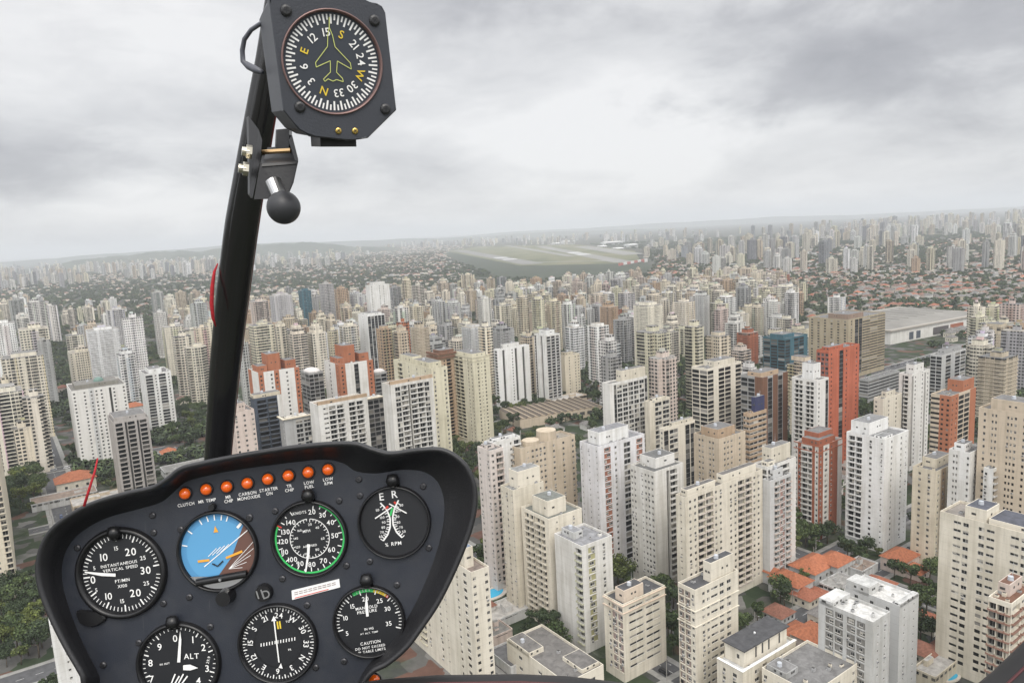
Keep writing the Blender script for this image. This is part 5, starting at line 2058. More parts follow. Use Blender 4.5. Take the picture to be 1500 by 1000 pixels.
def make_glyphs():
    chars = 'ABCDEFGHIJKLMNOPQRSTUVWXYZ0123456789%/.'
    tmp = []
    for ch in chars:
        c = bpy.data.curves.new('glyph', 'FONT')
        c.body = ch
        c.size = 1.0
        c.resolution_u = 3
        c.offset = 0.010
        o = bpy.data.objects.new('glyph', c)
        COL.objects.link(o)
        tmp.append((ch, o, c))
    dg = bpy.context.evaluated_depsgraph_get()
    for ch, o, c in tmp:
        me = o.evaluated_get(dg).to_mesh()
        v = [(p.co.x, p.co.y) for p in me.vertices]
        f = [tuple(p.vertices) for p in me.polygons]
        o.evaluated_get(dg).to_mesh_clear()
        x0, x1 = min(p[0] for p in v), max(p[0] for p in v)
        GL[ch] = ([((a - x0), b) for a, b in v], f, x1 - x0)
    for ch, o, c in tmp:
        bpy.data.objects.remove(o)
        bpy.data.curves.remove(c)


make_glyphs()
CAPH = 0.72


class Flat:
    """marks drawn on a dial; u, v in photo pixels about a centre, k metres per pixel"""

    def __init__(s, k, z=0.0):
        s.mb, s.k, s.z, s.n = MB(), k, z, 0

    def poly(s, pts, m, lift=0):
        s.n += 1
        z = s.z + lift * 0.00025
        s.mb.poly([(p[0] * s.k, p[1] * s.k, z) for p in pts], m)

    def bar(s, a, b, wd, m, lift=1):
        d = math.hypot(b[0] - a[0], b[1] - a[1]) or 1
        nx, ny = -(b[1] - a[1]) / d * wd / 2, (b[0] - a[0]) / d * wd / 2
        s.poly([(a[0] + nx, a[1] + ny), (a[0] - nx, a[1] - ny), (b[0] - nx, b[1] - ny), (b[0] + nx, b[1] + ny)], m, lift)

    def disc(s, r, m, lift=0, n=64, c=(0, 0)):
        s.poly([(c[0] + r * math.cos(i / n * 2 * math.pi), c[1] + r * math.sin(i / n * 2 * math.pi)) for i in range(n)], m, lift)

    def pol(s, a, r, c=(0, 0)):            # clock angle in degrees
        return c[0] + r * math.sin(R(a)), c[1] + r * math.cos(R(a))

    def tick(s, a, r0, r1, wd, m, c=(0, 0)):
        s.bar(s.pol(a, r0, c), s.pol(a, r1, c), wd, m)

    def arc(s, a0, a1, r0, r1, m, lift=1, c=(0, 0)):
        n = max(2, int(abs(a1 - a0) / 4))
        for i in range(n):
            p, q = a0 + (a1 - a0) * i / n, a0 + (a1 - a0) * (i + 1) / n
            s.poly([s.pol(p, r0, c), s.pol(q, r0, c), s.pol(q, r1, c), s.pol(p, r1, c)], m, lift)

    def text(s, t, u, v, h, rot, m, lift=2, gap=.13, wid=1.0):
        """text with cap height h, centred on (u, v), turned rot degrees counter-clockwise"""
        sc = h / CAPH
        L = sum((GL[c][2] if c in GL else .3) + gap for c in t) - gap
        x = -L / 2
        ca, sa = math.cos(R(rot)), math.sin(R(rot))
        z = s.z + lift * 0.00025
        for c in t:
            if c not in GL:
                x += .3 + gap
                continue
            vs, fs, w_ = GL[c]
            n0 = len(s.mb.v)
            for a, b in vs:
                p, q = (x + a) * sc * wid, (b - CAPH / 2) * sc
                s.mb.v.append(((u + p * ca - q * sa) * s.k, (v + p * sa + q * ca) * s.k, z))
            mi = s.mb.mi(m)
            for f in fs:
                s.mb.f.append(tuple(n0 + i for i in f))
                s.mb.m.append(mi)
            x += w_ + gap


def textured(name, col, rough, bump, scale, spec=.5):
    m, t, b = mat(name)
    tc = N(t, 'ShaderNodeTexCoord')
    n = noise(t, tc.outputs['Object'], scale, 4, .6)
    n2 = noise(t, tc.outputs['Object'], scale * .04, 4, .6)
    c = mixc(t, n2, tuple(x * .8 for x in col), tuple(x * 1.25 for x in col))
    t.links.new(c, b.inputs['Base Color'])
    b.inputs['Roughness'].default_value = rough
    b.inputs['Specular IOR Level'].default_value = spec
    bp = N(t, 'ShaderNodeBump')
    bp.inputs['Strength'].default_value = bump
    bp.inputs['Distance'].default_value = .0006
    t.links.new(n, bp.inputs['Height'])
    t.links.new(bp.outputs[0], b.inputs['Normal'])
    return m


def worn_paint():
    m = textured('crackle_panel_paint', (0.022, 0.026, 0.036), .5, .35, 900)
    t = m.node_tree
    b = t.nodes['Principled BSDF']
    tc = N(t, 'ShaderNodeTexCoord')
    scr = noise(t, vmap(t, tc.outputs['Object'], scale=(260, 14, 14), rot=(0, 0, .5)), 1.0, 3, .6)
    dust = noise(t, tc.outputs['Object'], 22, 6, .7)
    old = b.inputs['Base Color'].links[0].from_socket
    c = mixc(t, ramp(t, scr, [(.66, (0, 0, 0)), (.74, (.35, .35, .35))]), old, (.08, .08, .085))
    c = mixc(t, ramp(t, dust, [(.45, (0, 0, 0)), (.8, (.5, .5, .5))]), c, (.055, .056, .06))
    t.links.new(c, b.inputs['Base Color'])
    t.links.new(ramp(t, dust, [(.3, (.42, .42, .42)), (.7, (.62, .62, .62))]), b.inputs['Roughness'])
    return m


PANEL = worn_paint()
HOOD = textured('hood_vinyl', (0.017, 0.017, 0.019), .42, .5, 500, .6)
DIAL = plain('dial_black', (0.012, 0.013, 0.016), .5)
RING = plain('bezel_black', (0.010, 0.010, 0.011), .32)
LUM = plain('dial_white', (0.85, 0.85, 0.83), .6)
DGREEN = plain('dial_green', (0.05, 0.52, 0.13), .6)
DYEL = plain('dial_yellow', (0.75, 0.55, 0.05), .6)
DRED = plain('dial_red', (0.65, 0.06, 0.04), .6)
DORA = plain('dial_orange', (0.80, 0.38, 0.04), .6)
DBLUE = plain('horizon_blue', (0.105, 0.33, 0.58), .5)
DBLUE2 = plain('horizon_blue_deep', (0.085, 0.28, 0.52), .5)
DBROWN = plain('horizon_brown', (0.13, 0.065, 0.05), .6)
SILVER = plain('brushed_metal', (0.55, 0.55, 0.55), .35, 1.0)
STEEL = plain('zinc_steel', (0.62, 0.58, 0.48), .3, 1.0)
DSCREW = plain('black_screw', (0.03, 0.03, 0.032), .35)
BRASS = plain('brass', (0.60, 0.42, 0.12), .3, 1.0)
RUBBER = plain('rubber', (0.035, 0.036, 0.04), .45)
LINE = plain('dial_lime', (0.55, 0.60, 0.18), .6)
PX0, PY0, ZP = 375, 840, 0.74
KP = ZP / FPX
panel = bpy.data.objects.new('instrument_panel', None)
COL.objects.link(panel)
panel.matrix_world = Matrix.Translation(CAM + ray(PX0, PY0) * ZP) @ CROT.to_4x4()
panel.empty_display_size = .05
tag(panel, 'black helicopter instrument panel with seven round gauges and a row of amber lamps', 'instrument panel')


def cl(px, py, Z, ox=PX0, oy=PY0, oz=ZP):
    """camera-frame position of a photo pixel at depth Z, about the origin pixel"""
    return Vector(((px - 750) / FPX * Z - (ox - 750) / FPX * oz, -(py - 500) / FPX * Z + (oy - 500) / FPX * oz, oz - Z))


def smooth_closed(pts, n=6):
    out = []
    L = len(pts)
    for i in range(L):
        p0, p1, p2, p3 = (Vector(pts[(i + k) % L]) for k in (-1, 0, 1, 2))
        for j in range(n):
            t = j / n
            out.append(.5 * ((2 * p1) + (p2 - p0) * t + (2 * p0 - 5 * p1 + 4 * p2 - p3) * t * t + (3 * p1 - p0 - 3 * p2 + p3) * t ** 3))
    return out


# outline of the hood's lip, and of the flat face behind it (photo pixels, same order)
OUT = [(150, 1050), (118, 990), (92, 945), (70, 900), (55, 858), (53, 822), (64, 788), (88, 762), (132, 737), (186, 721), (222, 713), (244, 700), (264, 685), (300, 676), (350, 666), (420, 655), (480, 649), (520, 649),
       (545, 657), (572, 663), (612, 658), (648, 658), (676, 674), (692, 698), (698, 728), (692, 770), (672, 824), (645, 880), (620, 918), (596, 950), (568, 974), (546, 986), (530, 1010), (510, 1060)]
INN = [(172, 1050), (146, 990), (122, 942), (104, 898), (92, 856), (92, 822), (104, 794), (126, 774), (160, 757), (204, 745), (236, 735), (256, 719), (274, 705), (306, 696), (354, 687), (420, 678), (474, 673), (502, 678),
       (522, 690), (552, 693), (588, 688), (618, 690), (638, 702), (648, 722), (651, 748), (646, 784), (634, 824), (615, 870), (596, 906), (576, 936), (556, 958), (540, 972), (524, 1000), (504, 1060)]
ZL = 0.708
inn = smooth_closed([cl(x, y, ZP) for x, y in INN])
out = smooth_closed([cl(x, y, ZL) for x, y in OUT])
fm = MB()
fm.poly([(p.x, p.y, 0) for p in inn], PANEL)
face = fm.build('panel_face', panel)
hm = MB()
cen = sum(out, Vector()) / len(out)


def grow(pts, d, dz):
    r = []
    for i, p in enumerate(pts):
        tn = (pts[(i + 1) % len(pts)] - pts[i - 1])
        n_ = Vector((tn.y, -tn.x, 0)).normalized()
        if n_.dot(p - cen) < 0:
            n_ = -n_
        r.append(p + n_ * d + Vector((0, 0, dz)))
    return r


mids_ = [a.lerp(b, .5) + Vector((0, 0, -.004)) for a, b in zip(inn, out)]
hm.rings([inn, mids_, grow(out, -.0045, -.002), grow(out, -.0025, .0005), grow(out, 0, .001), grow(out, .0012, -.0012), grow(out, .0012, -.004), [p * 1.018 + Vector((0, 0, -.003)) for p in inn], [p * .99 + Vector((0, 0, -.02)) for p in inn]], HOOD)
hm.build('glare_hood', panel, True)
bx_ = MB()
bx_.rings([[(p.x * .985, p.y * .985, -.012) for p in inn], [(p.x * .88, p.y * .88, -.12) for p in inn]], HOOD, cap1=True)
bx_.build('back_shell', panel)


def gauge(name, px, py, r, ring_r, ring=RING, label=None, ring_h=.006):
    o = Flat(KP, .0006)
    o.disc(r + 1, DIAL, 0)
    b = MB()
    prof = [(r - 1.0, .0009), (r + .5, ring_h * .9), ((r + ring_r) / 2, ring_h), (ring_r - .8, ring_h * .7), (ring_r, 0.0)]
    b.rings([[(q * KP * math.cos(i / 72 * 2 * math.pi), q * KP * math.sin(i / 72 * 2 * math.pi), z) for i in range(72)] for q, z in prof], ring)

    def finish(needles=()):
        g = o.mb.build(name, panel)
        g.location = cl(px, py, ZP)
        if label:
            g['label'] = label
        b.build('bezel', g, True)
        for fl in needles:
            fl.mb.build('needle', g)
        return g
    return o, finish


def half_dome(c, r, h, m, k=16, rows=5):
    mb = MB()
    rr = []
    for i in range(rows):
        a = i / rows * math.pi / 2
        rr.append([(c[0] + r * math.cos(a) * math.cos(j / k * 2 * math.pi), c[1] + r * math.cos(a) * math.sin(j / k * 2 * math.pi), c[2] + h * math.sin(a)) for j in range(k)])
    n0 = len(mb.v)
    mb.rings(rr, m)
    top = (c[0], c[1], c[2] + h)
    last = rr[-1]
    for j in range(k):
        mb.poly([last[j], last[(j + 1) % k], top], m)
    return mb


def rel(px, py, x, y):
    return x - px, py - y


TR = 9.5                                # the lettering leans with the panel
# vertical speed
px, py = 179, 838
o, fin = gauge('vertical_speed_gauge', px, py, 59, 67, label='round dial reading instantaneous vertical speed')
for i in range(61):
    a = 270 + i * 3 + 90 * 0
    for sgn in (1, -1):
        if i in (0, 60) and sgn < 0:
            continue
        ang = 262 + TR - 9.5 + sgn * i * 2.93
        o.tick(ang, 56.5, 47 if i % 10 == 0 else 50.5, 2.0 if i % 10 == 0 else 1.1, LUM) if i % 2 == 0 else None
for t, x, y, h in (('0', 137, 848, 11), ('5', 139, 831, 5.5), ('10', 153, 815, 11), ('15', 171, 802, 6), ('20', 192, 807, 11), ('25', 210, 816, 6), ('30', 214, 834, 11), ('25', 215, 853, 6), ('20', 199, 867, 11),
                   ('15', 180, 879, 6), ('10', 160, 872, 10), ('5', 142, 863, 5.5), ('INSTANTANEOUS', 175, 825, 4.4), ('VERTICAL SPEED', 177, 831.5, 4.4), ('FT/MIN', 180, 849, 4.6), ('X100', 180, 857, 4.6)):
    o.text(t, *rel(px, py, x, y), h, TR if h < 9 else TR * .6, LUM)
nd = Flat(KP, .0022)
nd.poly([rel(px, py, *q) for q in ((126, 835.5), (126, 837.5), (150, 842), (171, 843), (171, 838.5), (150, 837.5))], LUM)
fin([nd])
# artificial horizon
px, py = 320, 806
o, fin = gauge('artificial_horizon', px, py, 55, 60, label='blue and brown artificial horizon')
o.disc(54, DBLUE2, 1)
o.disc(46, DBLUE, 2)
pts = [o.pol(a, 54) for a in range(44, 140, 4)] + [rel(px, py, 318, 846), rel(px, py, 340, 815)]
o.poly(pts, DBROWN, 3)
for a in (-75, -50, -25, -12, 0, 12, 22):
    o.tick(a, 53, 44 if a in (-50, 0) else 48, 1.6, LUM) if False else o.bar(o.pol(a - 6, 53), o.pol(a - 6, 45), 1.7, LUM, 4)
o.bar(o.pol(40, 54), o.pol(40, 44), 4, LUM, 4)
for x, y in ((372, 792), (372, 802), (368, 812), (362, 822), (356, 830)):
    o.bar(rel(px, py, 336, 832), rel(px, py, x, y), .7, LUM, 4)
o.bar(rel(px, py, 300, 829), rel(px, py, 364, 775), 1.3, LUM, 4)
for k in range(4):
    o.bar(rel(px, py, 306 + k * 6, 806 - k * 2 + 8), rel(px, py, 318 + k * 6, 796 - k * 2 + 6), 1, LUM, 4)
o.poly([rel(px, py, *q) for q in ((316, 769), (321, 778), (314, 779))], DORA, 5)
o.bar(rel(px, py, 291, 821), rel(px, py, 308, 819), 3.4, DORA, 6)
o.bar(rel(px, py, 332, 816), rel(px, py, 356, 806), 3.4, DORA, 6)
o.bar(rel(px, py, 312, 824), rel(px, py, 320, 828), 2, DIAL, 6)
o.bar(rel(px, py, 320, 828), rel(px, py, 328, 820), 2, DIAL, 6)
seg = [o.pol(a, 54.5) for a in range(132, 232, 5)]
o.poly(seg, SILVER, 7)
g = fin()
rb = MB()
a_, b_ = rel(px, py, 291, 851), rel(px, py, 364, 838)
rb.cyl((a_[0] * KP, a_[1] * KP, .004), (b_[0] - a_[0], b_[1] - a_[1], 0), 5.5 * KP, 5.5 * KP, math.hypot(b_[0] - a_[0], b_[1] - a_[1]) * KP, RING, 14)
c_ = rel(px, py, 327, 845)
rb.cyl((c_[0] * KP, c_[1] * KP, .004), (0, 0, 1), 3 * KP, 2 * KP, .005, SILVER, 10)
rb.build('roll_bar', g)
# airspeed
px, py = 454, 788
o, fin = gauge('airspeed_gauge', px, py, 52, 57, label='airspeed dial in knots with a green arc')
o.arc(16, 290, 48.5, 51.5, DGREEN)
o.arc(290, 292.5, 44, 52, DRED)
for i in range(27):
    a = 6 + i * 12.2
    o.tick(a, 48, 42 if i % 2 == 0 else 45, 1.4, LUM)
for t, x, y in (('20', 270, 302), ('30', 313, 315), ('40', 345, 345), ('50', 363, 398), ('60', 350, 455), ('70', 317, 500), ('80', 270, 515), ('90', 222, 512), ('100', 192, 495), ('110', 160, 465), ('120', 155, 422), ('130', 163, 383), ('140', 185, 345)):
    o.text(t, *rel(px, py, 360 + x / 2.777, 640 + y / 2.777), 7.2, TR * .5, LUM)
for t, x, y, h in (('KNOTS', 220, 306, 4), ('MPH', 248, 380, 4), ('20', 262, 353, 3.6), ('40', 292, 366, 3.6), ('60', 314, 410, 3.6), ('80', 292, 455, 3.6), ('100', 250, 472, 3.4), ('120', 214, 445, 3.4), ('140', 205, 410, 3.4), ('160', 220, 378, 3.4), ('AIRSPEED', 262, 440, 3.2)):
    o.text(t, *rel(px, py, 360 + x / 2.777, 640 + y / 2.777), h, TR, LUM)
o.arc(0, 352, 28.2, 29.2, LUM)
for i in range(36):
    o.tick(i * 10, 28.5, 24 if i % 2 == 0 else 26, .9, LUM)
nd = Flat(KP, .0022)
nd.poly([rel(px, py, 360 + x / 2.777, 640 + y / 2.777) for x, y in ((252, 432), (264, 433), (262, 470), (249, 545), (243, 545), (252, 470))], LUM)
fin([nd])
# rotor and engine tachometer
px, py = 578, 764
o, fin = gauge('dual_tachometer', px, py, 50, 54, label='dark dual tachometer dial with crossing scales')
for t, x, y, h in (('E', 553, 240, 11), ('R', 606, 230, 11), ('%', 574, 436, 5), ('RPM', 613, 430, 5.5)):
    o.text(t, *rel(px, py, 360 + x / 2.777, 640 + y / 2.777), h, TR * .7, LUM)


def crv(pts, wd, m, ticks=0, side=1):
    q = [rel(px, py, 360 + x / 2.777, 640 + y / 2.777) for x, y in pts]
    sm = []
    for i in range(len(q) - 1):
        for j in range(6):
            t_ = j / 6
            sm.append((q[i][0] * (1 - t_) + q[i + 1][0] * t_, q[i][1] * (1 - t_) + q[i + 1][1] * t_))
    sm.append(q[-1])
    for a, b in zip(sm, sm[1:]):
        o.bar(a, b, wd, m)
    if ticks:
        for i in range(0, len(sm) - 1, max(1, len(sm) // ticks)):
            a, b = sm[i], sm[i + 1]
            d = math.hypot(b[0] - a[0], b[1] - a[1])
            n_ = (-(b[1] - a[1]) / d * side, (b[0] - a[0]) / d * side)
            o.bar(a, (a[0] + n_[0] * 5, a[1] + n_[1] * 5), 1.2, LUM)


crv([(560, 420), (578, 395), (588, 365), (588, 330), (575, 295), (548, 266)], 2.2, LUM, 12, 1)
crv([(636, 407), (614, 385), (600, 355), (598, 325), (605, 290), (622, 255)], 2.2, LUM, 12, -1)
crv([(588, 318), (598, 285)], 3, DGREEN)
crv([(566, 292), (580, 280)], 3, DRED)
crv([(612, 270), (604, 262)], 3, DRED)
for t, x, y in (('110', 537, 295), ('110', 634, 275), ('100', 556, 325), ('100', 622, 298), ('90', 562, 345), ('90', 618, 322), ('80', 560, 365), ('80', 622, 345), ('70', 555, 385), ('70', 632, 365), ('60', 550, 402), ('50', 644, 382)):
    o.text(t, *rel(px, py, 360 + x / 2.777, 640 + y / 2.777), 3.6, TR, LUM)
n1, n2 = Flat(KP, .0022), Flat(KP, .0026)
n1.bar(rel(px, py, 360 + 528 / 2.777, 640 + 328 / 2.777), rel(px, py, 360 + 596 / 2.777, 640 + 282 / 2.777), 1.8, LUM)
n2.bar(rel(px, py, 360 + 656 / 2.777, 640 + 306 / 2.777), rel(px, py, 360 + 585 / 2.777, 640 + 268 / 2.777), 1.8, LUM)
fin([n1, n2])
# altimeter
px, py = 263, 971
o, fin = gauge('altimeter', px, py, 56, 62, label='altimeter dial marked ALT with ten numerals')
for i in range(50):
    o.tick(-4 + i * 7.2, 53, 46 if i % 5 == 0 else 49.5, 1.8 if i % 5 == 0 else 1.1, LUM)
for t, x, y in (('0', 603, 815), ('1', 675, 820), ('2', 718, 852), ('3', 733, 937), ('4', 698, 987), ('9', 540, 850), ('8', 503, 915), ('7', 508, 980)):
    o.text(t, *rel(px, py, 40 + x / 2.777, 640 + y / 2.777), 10, TR * .4, LUM)
o.text('ALT', *rel(px, py, 281, 959.5), 8, TR * .3, LUM)
o.text('100 FEET', *rel(px, py, 242, 971), 2.6, TR, LUM)
o.poly([rel(px, py, *q) for q in ((297, 962), (313, 957), (315, 968), (299, 973))], DIAL, 3)
o.text('29.9', *rel(px, py, 306, 965), 4, 75, LUM, 4)
n1, n2, n3 = Flat(KP, .0022), Flat(KP, .0026), Flat(KP, .0018)
n1.poly([rel(px, py, *q) for q in ((261, 968), (265.5, 968), (267, 935), (265.3, 922), (263.5, 935))], LUM)
n2.poly([rel(px, py, *q) for q in ((270, 972), (280, 971), (292, 976), (280, 979.5), (270, 979))], LUM)
for k in range(4):
    n3.bar(rel(px, py, 252 + k * 5, 1000), rel(px, py, 258 + k * 6, 985 + (k % 2) * 3), 2, LUM)
fin([n1, n2, n3])
# course indicator
px, py = 408, 941
o, fin = gauge('course_indicator', px, py, 54, 59, label='compass-card course indicator with a white vertical needle')
for i in range(72):
    o.tick(8 + i * 5, 52, 46.5 if i % 2 == 0 else 49, 1.5 if i % 2 == 0 else .9, LUM)
for t, a in (('24', 2), ('W', 32), ('30', 62), ('33', 92), ('N', 122), ('3', 152), ('6', 182), ('E', 212), ('12', 242), ('15', 272), ('S', 302), ('21', 332)):
    o.text(t, *o.pol(a - 1, 41), 8, -a, LUM)
o.arc(0, 360, 34.5, 35.3, RING)
for k in range(-6, 7):
    u, v = k * 4.1 - .5, k * .75 + 2
    o.bar((u, v - 2.4), (u, v + 2.4), 1.4, LUM)
o.bar(rel(px, py, 406.5, 909), rel(px, py, 408, 920), 2.2, DYEL, 2)
o.bar(rel(px, py, 410, 908.4), rel(px, py, 411.5, 919.4), 2.2, DYEL, 2)
o.text('TO', *rel(px, py, 422, 909), 3, TR, LUM)
o.text('FR', *rel(px, py, 425, 950), 3, TR, LUM)
nd = Flat(KP, .0022)
nd.bar(rel(px, py, 402.3, 905), rel(px, py, 409.8, 968), 1.8, LUM)
nd.poly([rel(px, py, *q) for q in ((398.5, 908), (402, 900), (406, 907.5))], LUM)
nd.poly([rel(px, py, *q) for q in ((409, 976), (412.5, 969), (415, 977))], LUM)
fin([nd])
# manifold pressure
px, py = 541, 909
o, fin = gauge('manifold_pressure_gauge', px, py, 49, 53.5, label='manifold pressure dial with green, yellow and red arcs')
o.arc(-32, 8, 43, 48, DGREEN)
o.arc(8, 33, 43, 48, DYEL)
o.arc(33, 38, 43, 48, DRED)
for i in range(36):
    a = 252 + i * 6.0
    o.tick(a, 47.5, 40 if i % 5 == 0 else 43.5, 1.6 if i % 5 == 0 else 1.1, LUM)
for t, x, y, h in (('5', 413, 795, 6.5), ('10', 407, 733, 6.5), ('15', 435, 685, 6.5), ('20', 487, 655, 6.5), ('25', 545, 663, 6.5), ('30', 577, 695, 6.5), ('35', 582, 755, 6.5), ('MANIFOLD', 492, 690, 4.4), ('PRESSURE', 494, 706, 4.4),
                   ('IN HG', 502, 776, 3.4), ('AT ALT. TEMP', 503, 793, 2.6), ('CAUTION', 508, 832, 4.4), ('DO NOT EXCEED', 507, 851, 3.6), ('MP TABLE LIMITS', 511, 866, 3.6)):
    o.text(t, *rel(px, py, 360 + x / 2.777, 640 + y / 2.777), h, TR, LUM)
nd = Flat(KP, .0022)
nd.poly([rel(px, py, 360 + x / 2.777, 640 + y / 2.777) for x, y in ((492, 726), (502, 724), (499, 680), (492, 628), (487, 680))], LUM)
fin([nd])

# amber warning lamps and their captions
m, t, b = mat('amber_lens')
b.inputs['Base Color'].default_value = (.78, .12, .010, 1)
b.inputs['Roughness'].default_value = .12
b.inputs['Coat Weight'].default_value = 1.0
b.inputs['Coat Roughness'].default_value = .04
b.inputs['Emission Color'].default_value = (1.0, .16, .01, 1)
b.inputs['Emission Strength'].default_value = .13
AMBER = m


LAMPS = [(272, 722), (303, 716), (333, 712), (363, 707), (393, 701), (423, 696), (452, 691), (481, 687), (549, 994)]
for x, y in LAMPS:
    q = cl(x, y, ZP)
    mb = half_dome((0, 0, .002), 8.1 * KP, 6.5 * KP, AMBER)
    l = mb.build('warning_lamp', panel, True)
    l.location = q
    r_ = MB()
    r_.rings([[(q_ * KP * math.cos(i / 24 * 2 * math.pi), q_ * KP * math.sin(i / 24 * 2 * math.pi), z) for i in range(24)] for q_, z in ((8.4, .0022), (9.6, .0026), (10.2, .0004))], RING)
    r_.build('lamp_rim', l, True)
cap = Flat(KP, .0007)
for t, x, y in (('CLUTCH', 273, 738), ('MR TEMP', 304, 732.5), ('MR', 335, 727), ('CHIP', 335.5, 733), ('CARBON', 363, 722), ('MONOXIDE', 365, 728), ('STARTER', 394, 716), ('ON', 395, 722), ('TR', 424, 711), ('CHIP', 424.5, 717),
                ('LOW', 453, 706), ('FUEL', 453.5, 712), ('LOW', 481, 701), ('RPM', 481.5, 707)):
    cap.text(t, *rel(PX0, PY0, x, y), 4.6, TR, LUM, 1, .11, .95)
cap.mb.build('lettering', panel)
pl = MB()
pq = [(427.5, 864), (497, 847), (498.5, 859), (428.5, 877.5)]
pl.rings([[cl(x, y, ZP) + Vector((0, 0, .0002)) for x, y in pq], [cl(x, y, ZP) + Vector((0, 0, .0012)) for x, y in pq]], LUM, cap1=True)
plo = pl.build('placard', panel)
ps = Flat(KP, .0015)
GRTXT = plain('placard_print', (.35, .28, .28), .7)
for f, cc in ((.28, GRTXT), (.5, GRTXT), (.86, DRED)):
    a = (pq[0][0] + (pq[3][0] - pq[0][0]) * f + 4, pq[0][1] + (pq[3][1] - pq[0][1]) * f - 1)
    b2 = (pq[1][0] + (pq[2][0] - pq[1][0]) * f - 4, pq[1][1] + (pq[2][1] - pq[1][1]) * f + 1)
    for k in range(9 if cc is GRTXT else 1):
        n_ = 9 if cc is GRTXT else 1
        u0, u1 = k / n_, (k + .8) / n_
        ps.bar(rel(PX0, PY0, a[0] + (b2[0] - a[0]) * u0, a[1] + (b2[1] - a[1]) * u0), rel(PX0, PY0, a[0] + (b2[0] - a[0]) * u1, a[1] + (b2[1] - a[1]) * u1), 1.1, cc)
ps.mb.build('placard_print', plo)
# small knobs, post lights and screws
for x, y, r_, h_ in ((388, 866, 13, .006), (334.5, 870, 12, .014), (313, 741, 5, .006)):
    k = MB()
    k.cyl((0, 0, .0005), (0, 0, 1), r_ * KP, r_ * .88 * KP, h_, RING, 20)
    ko = k.build('knob', panel)
    ko.location = cl(x, y, ZP)
    if r_ == 13:
        f = Flat(KP, h_ + .0008)
        f.text('II', -4, 0, 12, TR + 8, SILVER, 1, .3)
        f.text('D', 5, 0, 12, TR + 8, SILVER, 1)
        f.mb.build('knob_marking', ko)
for x, y in ((172, 778), (454, 724), (577, 702), (539, 847), (257, 908)):
    k = MB()
    a = R(-12)
    k.tube([(0, -7 * KP, .002), (-.3 * KP, 0, .007), (-1.0 * KP, 9 * KP, .007)], [(9 * KP, .0045), (10 * KP, .006), (7 * KP, .004)], RING, 14, True, (1, 0, 0))
    ko = k.build('post_light', panel, True)
    ko.location = cl(x, y, ZP)
k = MB()
el = smooth_closed([(rel(130, 903, *q)[0] * KP, rel(130, 903, *q)[1] * KP, 0) for q in ((115, 893), (120, 910), (138, 916), (156, 907), (152, 895), (135, 893))], 4)
k.rings([[p + Vector((0, 0, .0004)) for p in el], [p + Vector((0, 0, .003)) for p in el], [p * .9 + Vector((0, 0, .0042)) for p in el]], RING, cap1=True)
k.build('setting_tab', panel).location = cl(130, 903, ZP)


def screw_mesh(r, m):
    k = MB()
    k.rings([[(q * math.cos(i / 14 * 2 * math.pi), q * math.sin(i / 14 * 2 * math.pi), z) for i in range(14)] for q, z in ((r, 0), (r * .92, r * .35), (r * .6, r * .55))], m, cap1=True)
    for a in (0, 1):
        u, v = (r * .5, r * .09) if a else (r * .09, r * .5)
        k.box(-u, u, -v, v, r * .55, r * .57 + a * r * .01, DIAL, None, False)
    return k.mesh('screw')


SC = screw_mesh(5 * KP, plain('panel_screw', (.06, .06, .065), .35, .6))
for cx, cy in ((205, 450), (510, 318), (515, 388), (625, 375), (905, 325), (555, 675), (660, 650), (455, 835), (310, 925), (745, 770)):
    put(SC, 'screw', panel, cl(40 + cx / 2.777, 640 + cy / 2.777, ZP), rs.uniform(0, 3), (1, 1, 1))
for cx, cy in ((15, 330), (120, 300), (380, 258), (460, 172), (722, 200), (465, 238), (410, 522), (150, 575), (505, 505), (745, 450), (735, 620), (615, 600), (250, 682), (400, 910), (285, 935), (512, 935)):
    put(SC, 'screw', panel, cl(360 + cx / 2.777, 640 + cy / 2.777, ZP), rs.uniform(0, 3), (1, 1, 1))

# the windscreen's centre strut
STRUT = textured('strut_black_paint', (0.012, 0.012, 0.013), .2, .12, 60, .7)
so = CAM + ray(340, 400) * .65
strut = bpy.data.objects.new('windscreen_strut', None)
COL.objects.link(strut)
strut.matrix_world = Matrix.Translation(so) @ CROT.to_4x4()
tag(strut, 'glossy black curved strut of the windscreen rising from the panel to the compass', 'windscreen strut')


def cs(px, py, Z):
    return cl(px, py, Z, 340, 400, .65)


SP = [(428, -140, .54), (413, -20, .55), (396, 90, .565), (376, 200, .585), (354, 330, .62), (341, 430, .66), (329, 540, .71), (319, 665, .78), (314, 760, .84)]
SW = [21, 21, 21.5, 22.5, 24.5, 24, 22, 19.5, 17.5]
fine, fr = [], []
for i in range(len(SP) - 1):
    for j in range(5):
        t_ = j / 5
        p = [SP[i][k] * (1 - t_) + SP[i + 1][k] * t_ for k in range(3)]
        fine.append(cs(*p))
        hw = (SW[i] * (1 - t_) + SW[i + 1] * t_) * p[2] / FPX
        fr.append((hw, hw * .62))
fine = [fine[0]] + [(fine[i - 1] + fine[i] * 2 + fine[i + 1]) / 4 for i in range(1, len(fine) - 1)] + [fine[-1]]
mb = MB()
mb.tube(fine, fr, STRUT, 20, True, (1, 0, 0))
mb.build('strut_tube', strut, True)
mb = MB()
rib = [p + Vector((-.12 * r_[0], 0, r_[1] * .99)) for p, r_ in zip(fine, fr)]
mb.tube(rib, [(r_[0] * .32, r_[1] * .12) for r_ in fr], STRUT, 10, True, (1, 0, 0))
mb.build('strut_rib', strut, True)
mb = MB()
edge = [p + Vector((r_[0] * 1.0, 0, r_[1] * .1)) for p, r_ in zip(fine, fr)]
mb.tube(edge, .0011, plain('edge_seal_red', (.10, .012, .012), .5), 6, True, (1, 0, 0))  # thin red line down the right edge of the strut
mb.build('edge_seal', strut, True)
